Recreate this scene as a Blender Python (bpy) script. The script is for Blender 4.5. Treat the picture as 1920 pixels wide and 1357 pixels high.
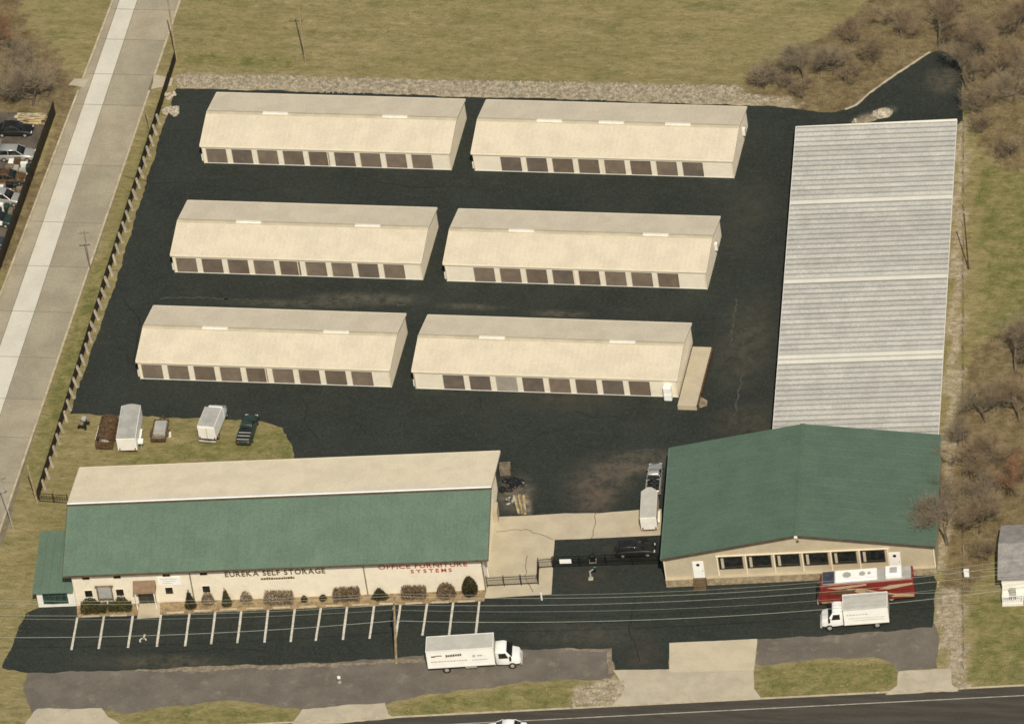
import bpy, math, random
from mathutils import Vector, Matrix
R = math.radians
random.seed(7)
scene = bpy.context.scene
for o in list(bpy.data.objects): bpy.data.objects.remove(o)
col = scene.collection

# ------------------------------------------------------------------ camera
YAW, PITCH, ROLL, FPX, TX, TY, DIST = -0.28685670, 0.70449909, -0.15588856, 19367.15, 10.110156, -13.494492, 1163.3167
IW, IH = 1920.0, 1357.0
_f = Vector((math.sin(YAW)*math.cos(PITCH), math.cos(YAW)*math.cos(PITCH), -math.sin(PITCH)))
_r0 = Vector((math.cos(YAW), -math.sin(YAW), 0)); _u0 = _r0.cross(_f)
_r = _r0*math.cos(ROLL) + _u0*math.sin(ROLL); _u = -_r0*math.sin(ROLL) + _u0*math.cos(ROLL)
CAM = Vector((TX, TY, 0)) - _f*DIST
cd = bpy.data.cameras.new('camera'); cam = bpy.data.objects.new('camera', cd); col.objects.link(cam)
cd.sensor_width = 36; cd.sensor_fit = 'HORIZONTAL'; cd.lens = FPX/IW*36; cd.clip_start = 50; cd.clip_end = 9000
M = Matrix(((_r.x, _u.x, -_f.x, CAM.x), (_r.y, _u.y, -_f.y, CAM.y), (_r.z, _u.z, -_f.z, CAM.z), (0, 0, 0, 1)))
cam.matrix_world = M
scene.camera = cam
def P(px, py, z=0.0):
    """survey point: where the line of sight through a photo point meets height z"""
    d = _f + _r*((px-IW/2)/FPX) - _u*((py-IH/2)/FPX)
    return CAM + d*((z-CAM.z)/d.z)
def P2(px, py, z=0.0):
    p = P(px, py, z); return (p.x, p.y)

# ------------------------------------------------------------------ light
SUN_EL, SUN_AZ = R(50), R(22)           # azimuth measured from -Y (front) towards +X (right)
sdir = Vector((math.sin(SUN_AZ)*math.cos(SUN_EL), -math.cos(SUN_AZ)*math.cos(SUN_EL), math.sin(SUN_EL)))
w = bpy.data.worlds.new('World'); scene.world = w; w.use_nodes = True
nt = w.node_tree; nt.nodes.clear()
sky = nt.nodes.new('ShaderNodeTexSky'); sky.sky_type = 'NISHITA'; sky.sun_disc = False
sky.sun_elevation = SUN_EL; sky.sun_rotation = math.atan2(sdir.x, sdir.y)
sky.air_density = 1.0; sky.dust_density = 2.0
bg = nt.nodes.new('ShaderNodeBackground'); bg.inputs['Strength'].default_value = 0.085
out = nt.nodes.new('ShaderNodeOutputWorld')
nt.links.new(sky.outputs[0], bg.inputs[0]); nt.links.new(bg.outputs[0], out.inputs[0])
sl = bpy.data.lights.new('sun', 'SUN'); sl.energy = 3.9; sl.angle = R(0.5); sl.color = (1.0, 0.93, 0.79)
so = bpy.data.objects.new('sun', sl); col.objects.link(so)
so.rotation_euler = (-sdir).to_track_quat('-Z', 'Y').to_euler(); so.location = (0, 0, 200)
scene.cycles.filter_width = 1.65
scene.view_settings.view_transform = 'Standard'; scene.view_settings.look = 'None'
scene.view_settings.exposure = 0.0; scene.view_settings.gamma = 1.0

# ------------------------------------------------------------------ materials
def lin(r, g, b):
    return tuple(((c/255)/12.92 if c/255 <= 0.04045 else ((c/255+0.055)/1.055)**2.4) for c in (r, g, b))
MATS = {}
def node(nt, t, **k):
    n = nt.nodes.new(t)
    for a, b in k.items(): setattr(n, a, b)
    return n
def newmat(name):
    m = bpy.data.materials.new(name); m.use_nodes = True
    return m, m.node_tree, m.node_tree.nodes['Principled BSDF']
def noise_fac(nt, scale, detail=4, rough=0.6, coord=None, stretch=None, lo=0.35, hi=0.65):
    if coord is None: coord = node(nt, 'ShaderNodeNewGeometry').outputs['Position']
    if stretch:
        mp = node(nt, 'ShaderNodeMapping'); mp.inputs['Scale'].default_value = stretch[0]
        mp.inputs['Rotation'].default_value = (0, 0, stretch[1]); nt.links.new(coord, mp.inputs[0]); coord = mp.outputs[0]
    n = node(nt, 'ShaderNodeTexNoise'); n.inputs['Scale'].default_value = scale
    n.inputs['Detail'].default_value = detail; n.inputs['Roughness'].default_value = rough
    nt.links.new(coord, n.inputs['Vector'])
    r = node(nt, 'ShaderNodeMapRange', interpolation_type='SMOOTHSTEP'); r.inputs[1].default_value = lo; r.inputs[2].default_value = hi
    nt.links.new(n.outputs[0], r.inputs[0])
    return r.outputs[0]
def mixc(nt, fac, a, b, mode='MIX'):
    n = node(nt, 'ShaderNodeMix', data_type='RGBA', blend_type=mode)
    for s, v in ((0, fac), (6, a), (7, b)):
        if isinstance(v, (int, float)): n.inputs[s].default_value = v
        elif isinstance(v, tuple): n.inputs[s].default_value = (*v, 1)
        else: nt.links.new(v, n.inputs[s])
    return n.outputs[2]
def mul(nt, a, b, op='MULTIPLY', clamp=False):
    n = node(nt, 'ShaderNodeMath', operation=op, use_clamp=clamp)
    for i, v in enumerate((a, b)):
        if isinstance(v, (int, float)): n.inputs[i].default_value = v
        else: nt.links.new(v, n.inputs[i])
    return n.outputs[0]
def bump(nt, bs, height, strength, dist=0.05):
    b = node(nt, 'ShaderNodeBump'); b.inputs['Strength'].default_value = strength; b.inputs['Distance'].default_value = dist
    nt.links.new(height, b.inputs['Height']); nt.links.new(b.outputs[0], bs.inputs['Normal'])
def mat(name, c, rough=0.7, var=0.12, scale=1.2, fine=14.0, fvar=0.10, metal=0.0, bmp=0.0, stretch=None, spec=0.3, dirt=None):
    if name in MATS: return MATS[name]
    m, nt, bs = newmat(name)
    a = tuple(x*(1-var) for x in c); b = tuple(min(1, x*(1+var)) for x in c)
    x = mixc(nt, noise_fac(nt, scale, stretch=stretch), a, b)
    f = noise_fac(nt, fine, 3)
    x = mixc(nt, f, x, mixc(nt, 1.0, x, (1-fvar*2,)*3, 'MULTIPLY'))
    if dirt:
        x = mixc(nt, mul(nt, noise_fac(nt, dirt[1], 6, 0.7, lo=0.52, hi=0.72, stretch=dirt[3] if len(dirt) > 3 else None), dirt[2]), x, dirt[0])
    nt.links.new(x, bs.inputs['Base Color'])
    bs.inputs['Roughness'].default_value = rough; bs.inputs['Metallic'].default_value = metal
    bs.inputs['Specular IOR Level'].default_value = spec
    if bmp: bump(nt, bs, f, bmp)
    MATS[name] = m
    return m
def glass(name, c, rough=0.12):
    m = mat(name, c, rough=rough, var=0.35, scale=1.5, fvar=0.05, spec=0.6); return m

cream_roof = mat('cream_roof', (0.645, 0.557, 0.405), 0.6, 0.05, 0.4, 5, 0.05, dirt=((0.60, 0.50, 0.345), 0.6, 0.3))
ridge_tan = mat('ridge_tan', (0.50, 0.43, 0.29), 0.6, 0.08, 0.6, 6, 0.05)
cream_roof2 = mat('cream_roof_office', (0.83, 0.71, 0.49), 0.6, 0.05, 0.4, 5, 0.05, dirt=((0.72, 0.59, 0.40), 0.5, 0.4, ((2.5,.5,1),0.11)))
cream_wall = mat('cream_wall', (0.81, 0.725, 0.565), 0.6, 0.03, 0.8, 8, 0.03, dirt=((0.55, 0.46, 0.30), 1.1, 0.35))
cream_trim = mat('cream_trim', (0.80, 0.70, 0.50), 0.5, 0.04, 1.0, 9, 0.03)
vent_white = mat('vent_white', (0.80, 0.75, 0.62), 0.5, 0.05)
white_trim = mat('white_trim', (0.82, 0.78, 0.68), 0.45, 0.04, 1.0, 9, 0.03)
door_brown = mat('door_brown', (0.150, 0.115, 0.082), 0.5, 0.10, 0.9, 8, 0.08, dirt=((0.24, 0.18, 0.125), 0.7, 0.5))
door_grey = mat('door_grey', (0.32, 0.29, 0.23), 0.5, 0.08, 0.9, 8, 0.05)
green_office = mat('green_roof_office', (0.122, 0.178, 0.122), 0.6, 0.06, 0.35, 4, 0.08, dirt=((0.15, 0.193, 0.135), 0.3, 0.5, ((2.2,.5,1),0.11)))
green_ware = mat('green_roof_warehouse', (0.094, 0.142, 0.096), 0.6, 0.06, 0.35, 4, 0.08, dirt=((0.115, 0.148, 0.102), 0.3, 0.5, ((.5,2.2,1),0.12)))
tan_wall = mat('tan_wall', (0.49, 0.415, 0.285), 0.65, 0.05, 0.7, 8, 0.04, dirt=((0.42, 0.33, 0.20), 0.8, 0.35))
stone_plinth = mat('stone_plinth', (0.40, 0.31, 0.19), 0.8, 0.25, 2.2, 9, 0.15, bmp=0.4)
white_roof = mat('carport_roof', (0.455, 0.437, 0.378), 0.5, 0.07, 0.5, 4, 0.10, dirt=((0.34, 0.33, 0.29), 0.28, 0.5, ((0.4, 2.2, 1), 0.12)))
white_roof_new = mat('carport_roof_new', (0.58, 0.55, 0.46), 0.5, 0.04, 0.3, 5, 0.03)
dark_trim = mat('dark_trim', (0.10, 0.075, 0.05), 0.6, 0.15)
brown_awning = mat('brown_awning', (0.23, 0.15, 0.085), 0.7, 0.12, 2, 12, 0.1)
glass_dark = glass('window_glass', (0.02, 0.022, 0.02))
glass_green = glass('green_glass', (0.025, 0.06, 0.045))
conc_pad = mat('concrete_pad', (0.50, 0.425, 0.292), 0.85, 0.07, 0.35, 7, 0.05, bmp=0.1, dirt=((0.38, 0.325, 0.225), 0.3, 0.6))
conc_drive = mat('concrete_drive', (0.47, 0.405, 0.285), 0.85, 0.08, 0.4, 7, 0.06, bmp=0.1, dirt=((0.30, 0.25, 0.17), 0.5, 0.5))
conc_lane = mat('concrete_lane', (0.345, 0.30, 0.207), 0.88, 0.10, 0.25, 4, 0.08, bmp=0.1, dirt=((0.28, 0.245, 0.175), 0.4, 0.6, ((0.5, 1.6, 1), 0.0)))
conc_lane2 = mat('concrete_lane_tan', (0.38, 0.325, 0.222), 0.88, 0.10, 0.25, 4, 0.08, bmp=0.1, dirt=((0.29, 0.25, 0.18), 0.4, 0.6, ((0.5, 1.6, 1), 0.0)))
conc_pale = mat('concrete_pale', (0.62, 0.575, 0.46), 0.85, 0.05, 0.3, 5, 0.05, bmp=0.1, dirt=((0.53, 0.48, 0.37), 0.5, 0.4))
joint_dark = mat('joint_tar', (0.20, 0.165, 0.105), 0.9, 0.15)
kerb_mat = mat('kerb', (0.50, 0.42, 0.28), 0.85, 0.15, 1.0, 8, 0.1)
paint_white = mat('road_paint', (0.64, 0.59, 0.47), 0.7, 0.10, 1.5, 10, 0.12, dirt=((0.25, 0.22, 0.17), 2.0, 0.5))
old_asph = mat('old_asphalt', (0.165, 0.142, 0.110), 0.92, 0.12, 0.35, 8, 0.14, bmp=0.2, dirt=((0.255, 0.215, 0.155), 0.6, 0.6))
road_asph = mat('road_asphalt', (0.074, 0.064, 0.048), 0.9, 0.16, 0.5, 9, 0.15, bmp=0.2, stretch=((0.25, 2.5, 1), 0.08))
lot_grey = mat('car_lot_gravel', (0.135, 0.113, 0.085), 0.95, 0.25, 0.6, 9, 0.2, bmp=0.3)
mulch = mat('mulch', (0.36, 0.26, 0.14), 0.95, 0.25, 1.6, 9, 0.2, bmp=0.4, dirt=((0.22, 0.15, 0.08), 1.4, 0.6))
white_paint = mat('white_paint', (0.88, 0.86, 0.78), 0.4, 0.03, 1.0, 9, 0.02, spec=0.5)
truck_roof = mat('truck_roof', (0.50, 0.475, 0.40), 0.5, 0.06, 1.0, 9, 0.05)
silver = mat('silver_paint', (0.50, 0.48, 0.42), 0.35, 0.05, metal=0.4, spec=0.5)
black_paint = mat('black_paint', (0.02, 0.02, 0.018), 0.4, 0.2)
dkgreen_paint = mat('dark_green_paint', (0.025, 0.05, 0.038), 0.35, 0.2, spec=0.5)
blue_paint = mat('dark_blue_paint', (0.05, 0.06, 0.07), 0.35, 0.2, spec=0.5)
red_paint = mat('red_paint', (0.205, 0.028, 0.020), 0.45, 0.1, 1.5, 9, 0.05, spec=0.5)
cream_paint = mat('cream_paint', (0.48, 0.35, 0.20), 0.45, 0.08, 1.2, 9, 0.05)
brown_paint = mat('brown_paint', (0.13, 0.09, 0.05), 0.5, 0.2)
rust = mat('rust_metal', (0.13, 0.075, 0.035), 0.85, 0.45, 2.5, 12, 0.25, bmp=0.3)
tyre = mat('tyre', (0.018, 0.017, 0.015), 0.9, 0.2)
rim = mat('rim', (0.55, 0.52, 0.45), 0.4, 0.1, metal=0.4)
lamp_white = mat('lamp_lens', (0.7, 0.68, 0.6), 0.2, 0.05)
lamp_red = mat('lamp_red', (0.4, 0.03, 0.02), 0.3, 0.05)
wood_pole = mat('wood_pole', (0.42, 0.315, 0.18), 0.85, 0.2, 1.5, 12, 0.2)
wood_dark = mat('dark_fence_wood', (0.040, 0.029, 0.016), 0.9, 0.4, 1.5, 10, 0.3)
post_grey = mat('fence_post', (0.46, 0.40, 0.29), 0.85, 0.2, 1.5, 10, 0.15)
iron = mat('black_iron', (0.012, 0.011, 0.009), 0.5, 0.2)
wire_mat = mat('wire', (0.42, 0.44, 0.36), 0.4, 0.1)
rock_mat = mat('rock', (0.40, 0.345, 0.245), 0.9, 0.35, 1.8, 10, 0.2, bmp=0.3)
rubble_mat = mat('rubble', (0.52, 0.455, 0.335), 0.9, 0.3, 2.0, 10, 0.2, bmp=0.3)
sand_mat = mat('sand', (0.29, 0.235, 0.155), 0.95, 0.25, 1.5, 10, 0.2, bmp=0.3, dirt=((0.19,0.16,0.12),1.2,0.8))
dirt_mat = mat('dirt', (0.30, 0.235, 0.145), 0.95, 0.25, 1.5, 10, 0.2, bmp=0.3)
bark = mat('bark', (0.19, 0.145, 0.098), 0.9, 0.25, 1.5, 12, 0.2)
twig_grey = mat('twig_grey', (0.275, 0.218, 0.145), 0.9, 0.25, 0.6, 8, 0.15)
twig_brown = mat('twig_brown', (0.285, 0.21, 0.125), 0.9, 0.3, 0.6, 8, 0.15)
twig_red = mat('twig_red', (0.31, 0.165, 0.085), 0.9, 0.25, 0.6, 8, 0.15)
leaf_dark = mat('evergreen_dark', (0.058, 0.050, 0.018), 0.8, 0.35, 1.5, 6, 0.25)
leaf_olive = mat('evergreen_olive', (0.080, 0.072, 0.022), 0.8, 0.35, 1.5, 6, 0.25)
shrub_brown = mat('shrub_brown', (0.215, 0.150, 0.085), 0.85, 0.3, 1.5, 6, 0.25)
shrub_tan = mat('shrub_tan', (0.30, 0.225, 0.14), 0.85, 0.3, 1.5, 6, 0.25)
roof_shingle = mat('shingle_grey', (0.31, 0.285, 0.25), 0.9, 0.15, 1.0, 8, 0.15, bmp=0.3)
letter_dark = mat('letter_dark', (0.10, 0.075, 0.035), 0.6, 0.1)
letter_red = mat('letter_red', (0.42, 0.09, 0.07), 0.6, 0.1)
tarp_grey = mat('tarp_grey', (0.40, 0.385, 0.335), 0.7, 0.1, 1.0, 8, 0.08)
wood_grey = mat('weathered_wood', (0.24, 0.19, 0.125), 0.85, 0.25, 1.5, 10, 0.2)
yellow_tan = mat('tan_load', (0.55, 0.43, 0.22), 0.85, 0.3, 1.5, 10, 0.2)

def blob(nt, pos, x, y, rx, ry, rot=0.0):
    mp = node(nt, 'ShaderNodeMapping', vector_type='TEXTURE'); mp.inputs['Location'].default_value = (x, y, 0)
    mp.inputs['Rotation'].default_value = (0, 0, rot); mp.inputs['Scale'].default_value = (rx, ry, 1e4)
    nt.links.new(pos, mp.inputs[0])
    ln = node(nt, 'ShaderNodeVectorMath', operation='LENGTH'); nt.links.new(mp.outputs[0], ln.inputs[0])
    r = node(nt, 'ShaderNodeMapRange', interpolation_type='SMOOTHSTEP'); r.inputs[1].default_value = 1; r.inputs[2].default_value = 0.15
    nt.links.new(ln.outputs['Value'], r.inputs[0]); return r.outputs[0]
def make_asphalt():
    m, nt, bs = newmat('sealed_asphalt')
    pos = node(nt, 'ShaderNodeNewGeometry').outputs['Position']
    x = mixc(nt, noise_fac(nt, 0.12, 5, 0.65, lo=0.3, hi=0.7), (0.0255, 0.0300, 0.0240), (0.0370, 0.0415, 0.0325))
    x = mixc(nt, mul(nt, noise_fac(nt, 1.1, 5, 0.75, lo=0.48, hi=0.72), 0.6), x, (0.050, 0.057, 0.047))
    x = mixc(nt, mul(nt, noise_fac(nt, 1.9, 5, 0.75, lo=0.52, hi=0.74), 0.7), x, (0.015, 0.017, 0.012))
    x = mixc(nt, mul(nt, noise_fac(nt, 3.1, 3, lo=0.5, hi=0.72), 0.8), x, (0.050, 0.056, 0.047))
    x = mixc(nt, mul(nt, noise_fac(nt, 4.2, 3, lo=0.5, hi=0.7), 0.7), x, (0.012, 0.014, 0.012))
    st = noise_fac(nt, 0.5, 6, 0.7, stretch=((0.35, 1.8, 1), 0.0), lo=0.55, hi=0.78)
    x = mixc(nt, mul(nt, st, 0.45), x, (0.075, 0.068, 0.048))
    n2 = noise_fac(nt, 0.7, 6, 0.75, lo=0.3, hi=0.7)
    for (px, py, rx, ry, c, k, ro) in [
            (1125, 905, 5.0, 7, (0.105, 0.084, 0.060), .9, -0.3), (1195, 870, 6, 3, (0.12, 0.10, 0.07), .9, 0.3), (1120, 940, 2.5, 3, (0.12, 0.088, 0.063), .8, 0),
            (965, 925, 3.0, 4.2, (0.16, 0.135, 0.10), .9, 0.2), (985, 950, 1.0, 3, (0.30, 0.24, 0.16), .9, 0.3),
            (690, 560, 10, 1.6, (0.11, 0.10, 0.07), .8, 0.02), (560, 570, 12, 1.0, (0.095, 0.088, 0.06), .8, 0.0), (1050, 588, 5, .9, (0.10, 0.09, 0.062), .8, 0), (880, 575, 6, .8, (0.1, 0.09, 0.062), .8, 0),
            (1400, 640, 5, 12, (0.068, 0.062, 0.044), .9, 0), (1400, 790, 6, 4, (0.068, 0.060, 0.042), .8, 0), (1060, 750, 9, 3, (0.058, 0.052, 0.038), .8, 0), (1400, 400, 4, 9, (0.055, 0.052, 0.037), .8, 0),
            (300, 1240, 12, 1.8, (0.08, 0.072, 0.05), .9, 0.05), (1100, 1190, 10, 3, (0.068, 0.063, 0.046), .9, 0.05), (1205, 1230, 3, 3.5, (0.06, 0.052, 0.038), .8, 0),
            (1100, 1085, 4, 3, (0.055, 0.047, 0.034), .8, 0), (1205, 1030, 3.2, 3.2, (0.006, 0.006, 0.005), 1.0, 0), (1640, 215, 3.5, 1.2, (0.24, 0.20, 0.14), .9, 0.5), (1770, 150, 3, 4, (0.10, 0.085, 0.06), .9, 0.2)]:  # the near-black blob is shadow left of the warehouse, painted into the asphalt
        p = P(px, py)
        f = mul(nt, mul(nt, blob(nt, pos, p.x, p.y, rx, ry, ro), n2), k*1.3, clamp=True)
        x = mixc(nt, f, x, c)
    nt.links.new(x, bs.inputs['Base Color']); bs.inputs['Roughness'].default_value = 0.9; bs.inputs['Specular IOR Level'].default_value = 0.15
    bump(nt, bs, noise_fac(nt, 18, 3), 0.25, 0.03)
    return m
asphalt = make_asphalt()
def make_ground():
    m, nt, bs = newmat('dry_grass_ground')
    at = node(nt, 'ShaderNodeVertexColor', layer_name='mask')
    sep = node(nt, 'ShaderNodeSeparateColor'); nt.links.new(at.outputs['Color'], sep.inputs[0])
    base = mixc(nt, noise_fac(nt, 0.06, 5, 0.6), (0.285, 0.238, 0.105), (0.335, 0.272, 0.13))
    base = mixc(nt, mul(nt, noise_fac(nt, 0.35, 7, 0.72, stretch=((0.45, 1.5, 1), 0.05), lo=0.38, hi=0.68), 0.75), base, (0.205, 0.176, 0.072))
    base = mixc(nt, mul(nt, noise_fac(nt, 0.22, 6, 0.7, lo=0.53, hi=0.70, stretch=((0.6, 1.4, 1), 0.6)), 0.75), base, (0.155, 0.155, 0.055))
    base = mixc(nt, mul(nt, noise_fac(nt, 0.9, 5, 0.7, stretch=((0.4, 1.6, 1), 0.0), lo=0.58, hi=0.75), 0.5), base, (0.39, 0.315, 0.165))
    wob = noise_fac(nt, 0.8, 6, 0.75, lo=0.2, hi=0.8)
    def msk(s):
        a = mul(nt, s, mul(nt, wob, 0.9, 'SUBTRACT'), 'ADD')
        r = node(nt, 'ShaderNodeMapRange', interpolation_type='SMOOTHSTEP'); r.inputs[1].default_value = -0.15; r.inputs[2].default_value = 0.65
        nt.links.new(a, r.inputs[0]); return r.outputs[0]
    green = mixc(nt, noise_fac(nt, 0.5, 6, 0.7), (0.15, 0.152, 0.048), (0.285, 0.24, 0.10))
    base = mixc(nt, msk(sep.outputs[1]), base, green)
    litter = mixc(nt, noise_fac(nt, 0.6, 7, 0.75), (0.155, 0.110, 0.055), (0.27, 0.21, 0.11))
    litter = mixc(nt, mul(nt, noise_fac(nt, 2.6, 5, 0.8, lo=0.5, hi=0.72), 0.75), litter, (0.095, 0.066, 0.033))
    base = mixc(nt, msk(sep.outputs[0]), base, litter)
    grav = mixc(nt, noise_fac(nt, 1.3, 6, 0.75), (0.30, 0.235, 0.145), (0.52, 0.44, 0.31))
    base = mixc(nt, msk(sep.outputs[2]), base, grav)
    base = mixc(nt, mul(nt, noise_fac(nt, 1.5, 6, 0.78, stretch=((0.6, 1.3, 1), 0.1), lo=0.46, hi=0.66), 0.9), base, mixc(nt, 1.0, base, (0.66, 0.68, 0.55), 'MULTIPLY'))
    base = mixc(nt, mul(nt, noise_fac(nt, 1.1, 6, 0.78, stretch=((0.5, 1.5, 1), -0.2), lo=0.48, hi=0.68), 0.9), base, mixc(nt, 1.0, base, (1.34, 1.32, 1.40), 'MULTIPLY'))
    f = noise_fac(nt, 6, 4, 0.7)
    base = mixc(nt, mul(nt, f, 0.35), base, mixc(nt, 1.0, base, (0.62, 0.62, 0.58), 'MULTIPLY'))
    nt.links.new(base, bs.inputs['Base Color']); bs.inputs['Roughness'].default_value = 0.95; bs.inputs['Specular IOR Level'].default_value = 0.1
    bump(nt, bs, noise_fac(nt, 3.0, 6, 0.7), 0.5, 0.12)
    return m
ground_mat = make_ground()

# ------------------------------------------------------------------ mesh helpers
def tag(o, label=None, cat=None, group=None, kind=None):
    if label: o['label'] = label
    if cat: o['category'] = cat
    if group: o['group'] = group
    if kind: o['kind'] = kind
    return o
def empty(name, loc, rz=0.0, label=None, cat=None, group=None):
    o = bpy.data.objects.new(name, None); col.objects.link(o)
    o.location = loc; o.rotation_euler = (0, 0, rz); o.empty_display_size = 0.3
    return tag(o, label, cat, group)
class MB:
    def __init__(s): s.v = []; s.f = []
    def add(s, vs, fs):
        n = len(s.v); s.v += [tuple(v) for v in vs]; s.f += [tuple(i+n for i in f) for f in fs]; return s
    def box(s, x0, x1, y0, y1, z0, z1):
        return s.add([(x0,y0,z0),(x1,y0,z0),(x1,y1,z0),(x0,y1,z0),(x0,y0,z1),(x1,y0,z1),(x1,y1,z1),(x0,y1,z1)],
                     [(3,2,1,0),(4,5,6,7),(0,1,5,4),(1,2,6,5),(2,3,7,6),(3,0,4,7)])
    def bbox(s, x0, x1, y0, y1, z0, z1, b=0.05):
        """box with chamfered vertical edges and top edge"""
        def ring(i, z): return [(x0+i+b,y0+i,z),(x1-i-b,y0+i,z),(x1-i,y0+i+b,z),(x1-i,y1-i-b,z),(x1-i-b,y1-i,z),(x0+i+b,y1-i,z),(x0+i,y1-i-b,z),(x0+i,y0+i+b,z)]
        vs = ring(0, z0)+ring(0, z1-b)+ring(b, z1)
        fs = [tuple(range(7,-1,-1)), tuple(range(16,24))]
        for k in (0, 8):
            for i in range(8): fs.append((k+i, k+(i+1)%8, k+8+(i+1)%8, k+8+i))
        return s.add(vs, fs)
    def hexa(s, b, t):
        return s.add(list(b)+list(t), [(3,2,1,0),(4,5,6,7),(0,1,5,4),(1,2,6,5),(2,3,7,6),(3,0,4,7)])
    def prism(s, poly, z0, z1):
        n = len(poly)
        vs = [(x,y,z0) for x,y in poly]+[(x,y,z1) for x,y in poly]
        fs = [tuple(range(n-1,-1,-1)), tuple(range(n,2*n))]+[(i,(i+1)%n,n+(i+1)%n,n+i) for i in range(n)]
        return s.add(vs, fs)
    def extrude_y(s, prof, y0, y1):
        n = len(prof)
        vs = [(x,y0,z) for x,z in prof]+[(x,y1,z) for x,z in prof]
        fs = [tuple(range(n)), tuple(range(2*n-1,n-1,-1))]+[((i+1)%n,i,n+i,n+(i+1)%n) for i in range(n)]
        return s.add(vs, fs)
    def extrude_x(s, prof, x0, x1):
        n = len(prof)
        vs = [(x0,y,z) for y,z in prof]+[(x1,y,z) for y,z in prof]
        fs = [tuple(range(n-1,-1,-1)), tuple(range(n,2*n))]+[(i,(i+1)%n,n+(i+1)%n,n+i) for i in range(n)]
        return s.add(vs, fs)
    def cyl(s, p0, p1, r0, r1=None, n=8, caps=True):
        r1 = r0 if r1 is None else r1
        a = Vector(p0); b = Vector(p1); d = (b-a).normalized()
        x = d.orthogonal().normalized(); y = d.cross(x)
        vs = [a+(x*math.cos(t)+y*math.sin(t))*r0 for t in [2*math.pi*i/n for i in range(n)]]
        vs += [b+(x*math.cos(t)+y*math.sin(t))*r1 for t in [2*math.pi*i/n for i in range(n)]]
        fs = [(i,(i+1)%n,n+(i+1)%n,n+i) for i in range(n)]
        if caps: fs += [tuple(range(n-1,-1,-1)), tuple(range(n,2*n))]
        return s.add(vs, fs)
    def tube(s, pts, r, n=4):
        for a, b in zip(pts, pts[1:]): s.cyl(a, b, r, r, n, False)
        return s
    def loft(s, secs, n=4):
        """secs: (x, halfwidth_bottom, halfwidth_top, z0, z1, corner radius)"""
        rings = []
        for (x, wb, wt, z0, z1, r) in secs:
            ring = []
            for (cy, cz, a0) in ((wt-r, z1-r, 0), (-(wt-r), z1-r, 90), (-(wb-r), z0+r, 180), (wb-r, z0+r, 270)):
                for k in range(n):
                    a = R(a0+90*k/(n-1)); ring.append((x, cy+r*math.cos(a), cz+r*math.sin(a)))
            rings.append(ring)
        m = 4*n; vs = [p for r_ in rings for p in r_]; fs = []
        for k in range(len(rings)-1):
            for i in range(m): fs.append((k*m+i, k*m+(i+1)%m, (k+1)*m+(i+1)%m, (k+1)*m+i))
        fs += [tuple(range(m-1,-1,-1)), tuple(range((len(rings)-1)*m, len(rings)*m))]
        return s.add(vs, fs)
    def mesh(s, name):
        me = bpy.data.meshes.new(name); me.from_pydata(s.v, [], s.f); me.validate(); me.update(); return me
    def build(s, name, material, parent=None, loc=(0,0,0), rz=0.0, smooth=False):
        me = s.mesh(name); me.materials.append(material)
        if smooth:
            for p in me.polygons: p.use_smooth = True
        o = bpy.data.objects.new(name, me); col.objects.link(o); o.location = loc; o.rotation_euler = (0,0,rz)
        if parent: o.parent = parent
        return o
def inst(o, parent=None, loc=None, rz=None):
    c = o.copy(); col.objects.link(c); c.parent = parent
    if loc is not None: c.location = loc
    if rz is not None: c.rotation_euler = (0,0,rz)
    return c
def copy_tree(o, parent=None):
    kids = list(o.children)
    c = o.copy(); col.objects.link(c); c.parent = parent
    for k in kids: copy_tree(k, c)
    return c
def jitter_poly(pts, amp=0.12, step=0.6, skip=()):
    out_ = []
    n = len(pts)
    for i in range(n):
        a, b = Vector(pts[i]), Vector(pts[(i+1) % n]); d = b-a; L = d.length
        k = 1 if i in skip else max(1, int(L/step)); nrm = Vector((-d.y, d.x))/max(L, 1e-6)
        ph = random.random()*10
        for j in range(k):
            t = j/k; off = 0 if (j == 0 or k == 1) else amp*(math.sin(t*L*0.9+ph)*0.5+random.uniform(-0.6, 0.6))
            out_.append(tuple(a+d*t+nrm*off))
    return out_
from mathutils.geometry import tessellate_polygon
def sheet(name, pts, z, material, parent=None, jit=0.0, step=0.6, skip=(), kind='structure', thick=0.0):
    if jit: pts = jitter_poly(pts, jit, step, skip)
    area = sum(a[0]*b[1]-b[0]*a[1] for a, b in zip(pts, pts[1:]+pts[:1]))
    if area < 0: pts = pts[::-1]
    v3 = [Vector((x, y, z)) for x, y in pts]
    tris = tessellate_polygon([v3])
    fs = []
    for t in tris:
        a, b, c = [v3[i] for i in t]
        fs.append(tuple(t) if (b-a).cross(c-a).z > 0 else tuple(reversed(t)))
    mb = MB(); mb.add(v3, fs)
    if thick:
        n = len(v3); mb.add([(p.x,p.y,z) for p in v3]+[(p.x,p.y,z-thick) for p in v3], [(i, n+i, n+(i+1)%n, (i+1)%n) for i in range(n)])
    o = mb.build(name, material, parent)
    if kind and not parent: o['kind'] = kind
    return o
def pxpoly(*pp): return [P2(*p) for p in pp]

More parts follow.
